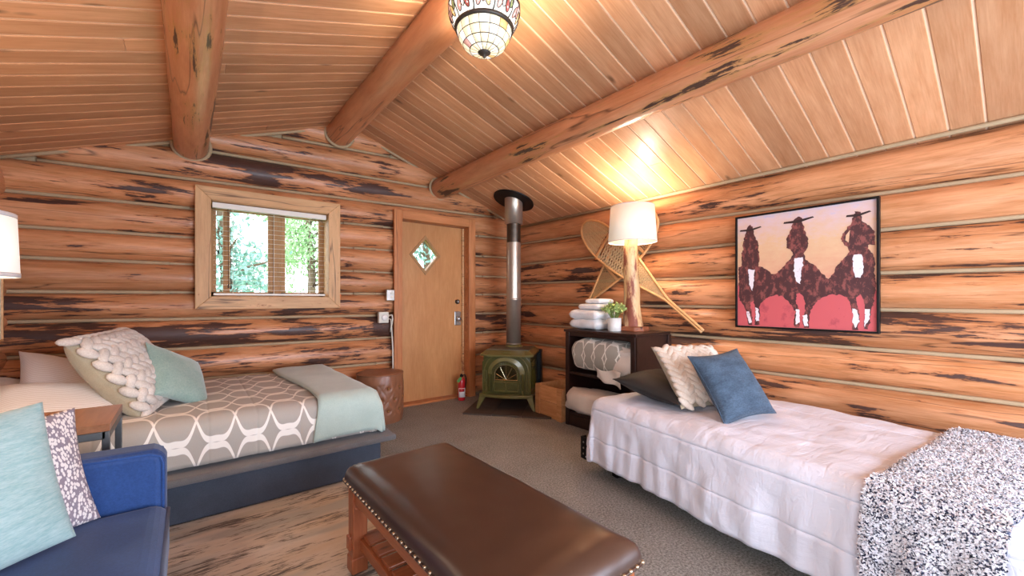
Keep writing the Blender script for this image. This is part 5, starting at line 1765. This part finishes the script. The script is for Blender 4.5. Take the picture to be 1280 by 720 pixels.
# padded seat
mb = MB()
vs, fs = [], []
nx_, ny_ = 26, 44
def cc(i, n):
    q = i / n * 2 - 1
    return math.copysign(1 - (1 - abs(q)) ** 1.7, q)
for j in range(ny_ + 1):
    for i in range(nx_ + 1):
        u, v = cc(i, nx_), cc(j, ny_)
        ed = min((1 - abs(u)) * bwx / 2, (1 - abs(v)) * bwy / 2)
        k = min(1.0, ed / 0.085)
        z = 0.388 + 0.062 * math.sqrt(max(0.0, 1 - (1 - k) ** 2)) + 0.012 * (1 - u * u) * (1 - v * v) + 0.0025 * nz(u * 4, v * 7)
        # rounded corners
        px, py = u * bwx / 2, v * bwy / 2
        rc = 0.024
        qx_, qy_ = abs(px) - (bwx / 2 - rc), abs(py) - (bwy / 2 - rc)
        if qx_ > 0 and qy_ > 0:
            l = math.hypot(qx_, qy_)
            m_ = max(qx_, qy_)
            sc_ = m_ / l
            px = math.copysign(bwx / 2 - rc + qx_ * sc_, px)
            py = math.copysign(bwy / 2 - rc + qy_ * sc_, py)
        vs.append((px, py, z))
for j in range(ny_):
    for i in range(nx_):
        fs.append((j * (nx_ + 1) + i, j * (nx_ + 1) + i + 1, (j + 1) * (nx_ + 1) + i + 1, (j + 1) * (nx_ + 1) + i))
edge = [i for i in range(nx_)] + [j * (nx_ + 1) + nx_ for j in range(ny_)] + [ny_ * (nx_ + 1) + i for i in range(nx_, 0, -1)] + [j * (nx_ + 1) for j in range(ny_, 0, -1)]
k0 = len(vs)
for e in edge:
    vs.append((vs[e][0], vs[e][1], 0.366))
for a in range(len(edge)):
    b = (a + 1) % len(edge)
    fs.append((edge[a], edge[b], k0 + b, k0 + a))
fs.append(tuple(k0 + a for a in range(len(edge)))[::-1])
seat = mb.add(vs, fs).build('padded_seat', 'bench_leather', bn, smooth=True)
outline = [Vector(vs[e]) for e in edge]
MB().tube([(p.x, p.y, 0.373) for p in outline[::2]], 0.006, 6, closed=True).build('leather_band', 'bench_leather', seat, smooth=True)
# studs along the band
stud = None
per = [(p.x, p.y) for p in outline]
acc, last = 0.0, per[0]
spots = []
for p in per[1:] + per[:1]:
    d_ = math.dist(last, p)
    while acc + d_ >= 0.031:
        f_ = (0.031 - acc) / d_
        last = (last[0] + (p[0] - last[0]) * f_, last[1] + (p[1] - last[1]) * f_)
        spots.append(last)
        d_ = math.dist(last, p)
        acc = 0.0
    acc += d_
    last = p
for (x, y) in spots:
    if stud is None:
        stud = MB().ball((0, 0, 0), 0.0072, 8, 6).build('stud', 'stud', seat, loc=(x, y, 0.377), smooth=True)
        first_ = True
    else:
        o = stud.copy(); COL.objects.link(o)
    (stud if first_ else o).location = (x * 1.006, y * 1.004, 0.377)
    first_ = False
lx, ly = bwx / 2 - 0.045, bwy / 2 - 0.055
for sx in (-1, 1):
    part_box('apron', (sx * (lx + 0.012), 0, 0.330), (0.022, 2 * ly - 0.05, 0.072), 'cherry_y', bn, 0.003) if False else MB().box((0, 0, 0), (2 * ly - 0.05, 0.022, 0.072)).build('apron', 'cherry', bn, loc=(sx * (lx + 0.012), 0, 0.330), rot=(0, 0, R(90)), bevel=0.003)
    MB().box((0, 0, 0), (2 * ly, 0.024, 0.045)).build('shelf_rail', 'cherry', bn, loc=(sx * (lx - 0.01), 0, 0.118), rot=(0, 0, R(90)), bevel=0.003)
    for sy in (-1, 1):
        leg = part_box('leg', (sx * lx, sy * ly, 0.183), (0.062, 0.062, 0.366), 'cherry_up', bn, 0.005)
        part_box('foot_block', (sx * 0.002, sy * 0.0, -0.150), (0.068, 0.068, 0.066), 'cherry_up', leg, 0.006)
        part_box('tenon', (sx * 0.034, 0, -0.058), (0.018, 0.036, 0.058), 'cherry_up', leg, 0.004)
for sy in (-1, 1):
    part_box('end_apron', (0, sy * (ly + 0.012), 0.330), (2 * lx - 0.05, 0.022, 0.072), 'cherry', bn, 0.003)
    part_box('end_rail', (0, sy * (ly - 0.004), 0.118), (2 * lx - 0.05, 0.024, 0.045), 'cherry', bn, 0.003)
sl = None
nsl = 10
for i in range(nsl):
    y = -ly + 0.075 + (2 * ly - 0.15) * i / (nsl - 1)
    if sl is None:
        sl = part_box('slat', (0, y, 0.148), (2 * lx - 0.02, 0.074, 0.014), 'cherry', bn, 0.003)
    else:
        o = sl.copy(); COL.objects.link(o); o.location = (0, y, 0.148)

# ================================================================ rug
t = NT('distressed_rug')
v0 = t.coords((1.1, 5.0, 1), rand=False, rot=(0, 0, R(-3)))
a_ = t.noise(v0, 2.0, 8, 0.72, 0.4)
b_ = t.noise(t.coords((0.8, 2.4, 1), rand=False), 1.5, 4, 0.6)
c_ = t.noise(t.coords((3, 26, 1), rand=False), 3.0, 5, 0.75)
mix_ = t.math('ADD', t.math('MULTIPLY', a_, 0.62), t.math('MULTIPLY', c_, 0.38))
col = t.mix(t.ramp(b_, [(0.36, (0, 0, 0, 1)), (0.62, (1, 1, 1, 1))]), lin('#c9b499'), lin('#d4cabc'))
col = t.mix(t.ramp(t.noise(v0, 1.1, 3, 0.5), [(0.48, (0, 0, 0, 1)), (0.58, (1, 1, 1, 1))]), col, lin('#b3ada1'))
col = t.mix(t.ramp(mix_, [(0.51, (0, 0, 0, 1)), (0.565, (1, 1, 1, 1))]), col, lin('#716860'))
t.set(Base_Color=col, Roughness=0.95)
t.b.inputs['Specular IOR Level'].default_value = 0.15
t.bump(mix_, 0.25, 0.004)
M['rug'] = t.m
rug = MB().box((0, 0, 0.005), (1.62, 2.62, 0.010)).build('area_rug', 'rug', loc=(0.03, 1.385, 0), bevel=0.003)
tag(rug, 'distressed beige and grey area rug between sofa and bench', 'rug')

# ================================================================ blue velvet sofa
sf = thing('sofa', 'royal blue velvet sofa with piped arm in the left foreground', 'sofa', (-0.50, 1.15, 0.0102))
# local x: -0.40 back .. +0.44 front ; local y along the sofa
part_box('base_frame', (0.0, -0.05, 0.17), (0.84, 1.72, 0.16), 'blue_velvet', sf, 0.025, seg=3)
part_box('seat_cushion', (0.055, -0.055, 0.352), (0.79, 1.58, 0.19), 'blue_velvet', sf, 0.05, seg=5)
for y in (0.79, -0.90):
    pr = [(-0.40, 0.10), (0.425, 0.10), (0.44, 0.16), (0.44, 0.585), (0.432, 0.612), (0.405, 0.625), (-0.40, 0.645)]
    arm = MB().prism(pr, -0.06, 0.06).build('arm', 'blue_velvet', sf, loc=(0, y, 0), bevel=0.028, seg=4)
    for sy in (-1, 1):
        MB().tube([(-0.40, sy * 0.055, 0.632), (0.395, sy * 0.055, 0.612), (0.425, sy * 0.055, 0.600), (0.432, sy * 0.055, 0.575), (0.432, sy * 0.055, 0.12)], 0.0055, 8).build('arm_piping', 'blue_velvet', arm, smooth=True)
MB().tube([(0.446, 0.715, 0.42), (0.446, 0.0, 0.422), (0.446, -0.83, 0.42)], 0.006, 8).build('cushion_piping', 'blue_velvet', sf, smooth=True)
bkr = MB().box((0, 0, 0), (0.15, 1.60, 0.46)).build('backrest', 'blue_velvet', sf, loc=(-0.335, -0.05, 0.60), rot=(0, R(-8), 0), bevel=0.05, seg=4)
for x in (-0.33, 0.36):
    for y in (0.74, -0.84):
        MB().lathe([(0.018, 0.0), (0.028, 0.10)], 14, (x, y, 0)).build('leg', 'espresso', sf, smooth=True)
place_pillow('pillow', 'large aqua slub weave pillow on the blue sofa', 'aqua_weave', (-0.480, 1.600, 0.650), (0.58, -0.80, 0.22), (-0.1, 0.1, 1), 0.47, 0.40, 0.14, 13.0, roll=R(3), pinch=0.04)
place_pillow('pillow', 'grey and white speckled pillow tucked behind the aqua pillow', 'speckle', (-0.440, 1.760, 0.620), (0.50, -0.84, 0.25), (-0.1, 0.1, 1), 0.44, 0.36, 0.12, 15.0, roll=R(2), pinch=0.06)
place_pillow('pillow', 'cream pillow at the sofa back behind the aqua pillow', 'cream_cloth', (-0.62, 1.660, 0.715), (0.65, -0.72, 0.15), (-0.1, 0.1, 1), 0.44, 0.46, 0.11, 17.0, roll=R(2))

# ================================================================ side table + lamp at the left edge
M['walnut'] = wood('walnut_parquet', '#a8714c', '#8a5738', 'Y', 5, 0.3, 0.5, bump=0.04, vary=0.12)
M['gunmetal'] = simple('gunmetal_frame', '#6b6a68', 0.4, 0.8)
tx0, tx1, ty0, ty1, tz_ = -0.86, -0.225, 2.105, 2.475, 0.69
stb = thing('side_table', 'small walnut topped side table with metal frame behind the sofa', 'table', ((tx0 + tx1) / 2, (ty0 + ty1) / 2, 0.0102))
for k in range(3):
    w = (tx1 - tx0) / 3
    part_box('top_board', (tx0 + w * (k + 0.5) - (tx0 + tx1) / 2, 0, tz_ - 0.014), (w - 0.0015, ty1 - ty0, 0.026), 'walnut', stb, 0.001)
hx_, hy_ = (tx1 - tx0) / 2 - 0.012, (ty1 - ty0) / 2 - 0.012
for sx in (-1, 1):
    part_box('frame_rail', (sx * hx_, 0, tz_ - 0.042), (0.022, 2 * hy_, 0.028), 'gunmetal', stb, 0.002)
    for sy in (-1, 1):
        part_box('leg', (sx * hx_, sy * hy_, (tz_ - 0.028) / 2), (0.022, 0.022, tz_ - 0.028), 'gunmetal', stb, 0.002)
for sy in (-1, 1):
    part_box('frame_rail', (0, sy * hy_, tz_ - 0.042), (2 * hx_, 0.022, 0.028), 'gunmetal', stb, 0.002)
    part_box('stretcher', (0, sy * hy_, 0.12), (2 * hx_, 0.018, 0.018), 'gunmetal', stb, 0.002)
ll = thing('table_lamp', 'white drum shade table lamp cut by the left edge', 'lamp', (-0.665, 2.30, tz_ + 0.010))
M['shade_cool'] = shade_mat('white_linen_shade', '#f4ede2', 0.38)
MB().lathe([(0.075, 0.0), (0.08, 0.012), (0.03, 0.03), (0.045, 0.12), (0.06, 0.24), (0.04, 0.37), (0.014, 0.42), (0.012, 0.60)], 28).build('lamp_base', 'ceramic', ll, smooth=True)
s2 = MB().lathe([(0.178, 0.540), (0.170, 0.765)], 40, cap=False).build('lamp_shade', 'shade_cool', ll, smooth=True, solid=0.003)
for r, z in ((0.178, 0.545), (0.170, 0.760)):
    MB().lathe([(r + 0.0015, z - 0.008), (r + 0.0015, z + 0.008)], 40, cap=False).build('shade_trim', 'shade_trim', s2, smooth=True, solid=0.002)
lamp_light('bulb', (0, 0, 0.66), 7, (1.0, 0.85, 0.66), 0.03, ll)
# white framed panel on the left wall near the corner
pn = thing('wall_panel', 'white panel with thin wood edge on left wall near corner', 'picture', (-0.885, 3.55, 1.125))
part_box('panel', (0, 0, 0), (0.02, 0.52, 0.42), 'white_plastic', pn, 0.002)
for c, d in (((0.002, 0, 0.212), (0.03, 0.55, 0.014)), ((0.002, 0, -0.212), (0.03, 0.55, 0.014)), ((0.002, 0.268, 0), (0.03, 0.014, 0.41)), ((0.002, -0.268, 0), (0.03, 0.014, 0.41))):
    part_box('edge_strip', c, d, 'trim', pn, 0.002)
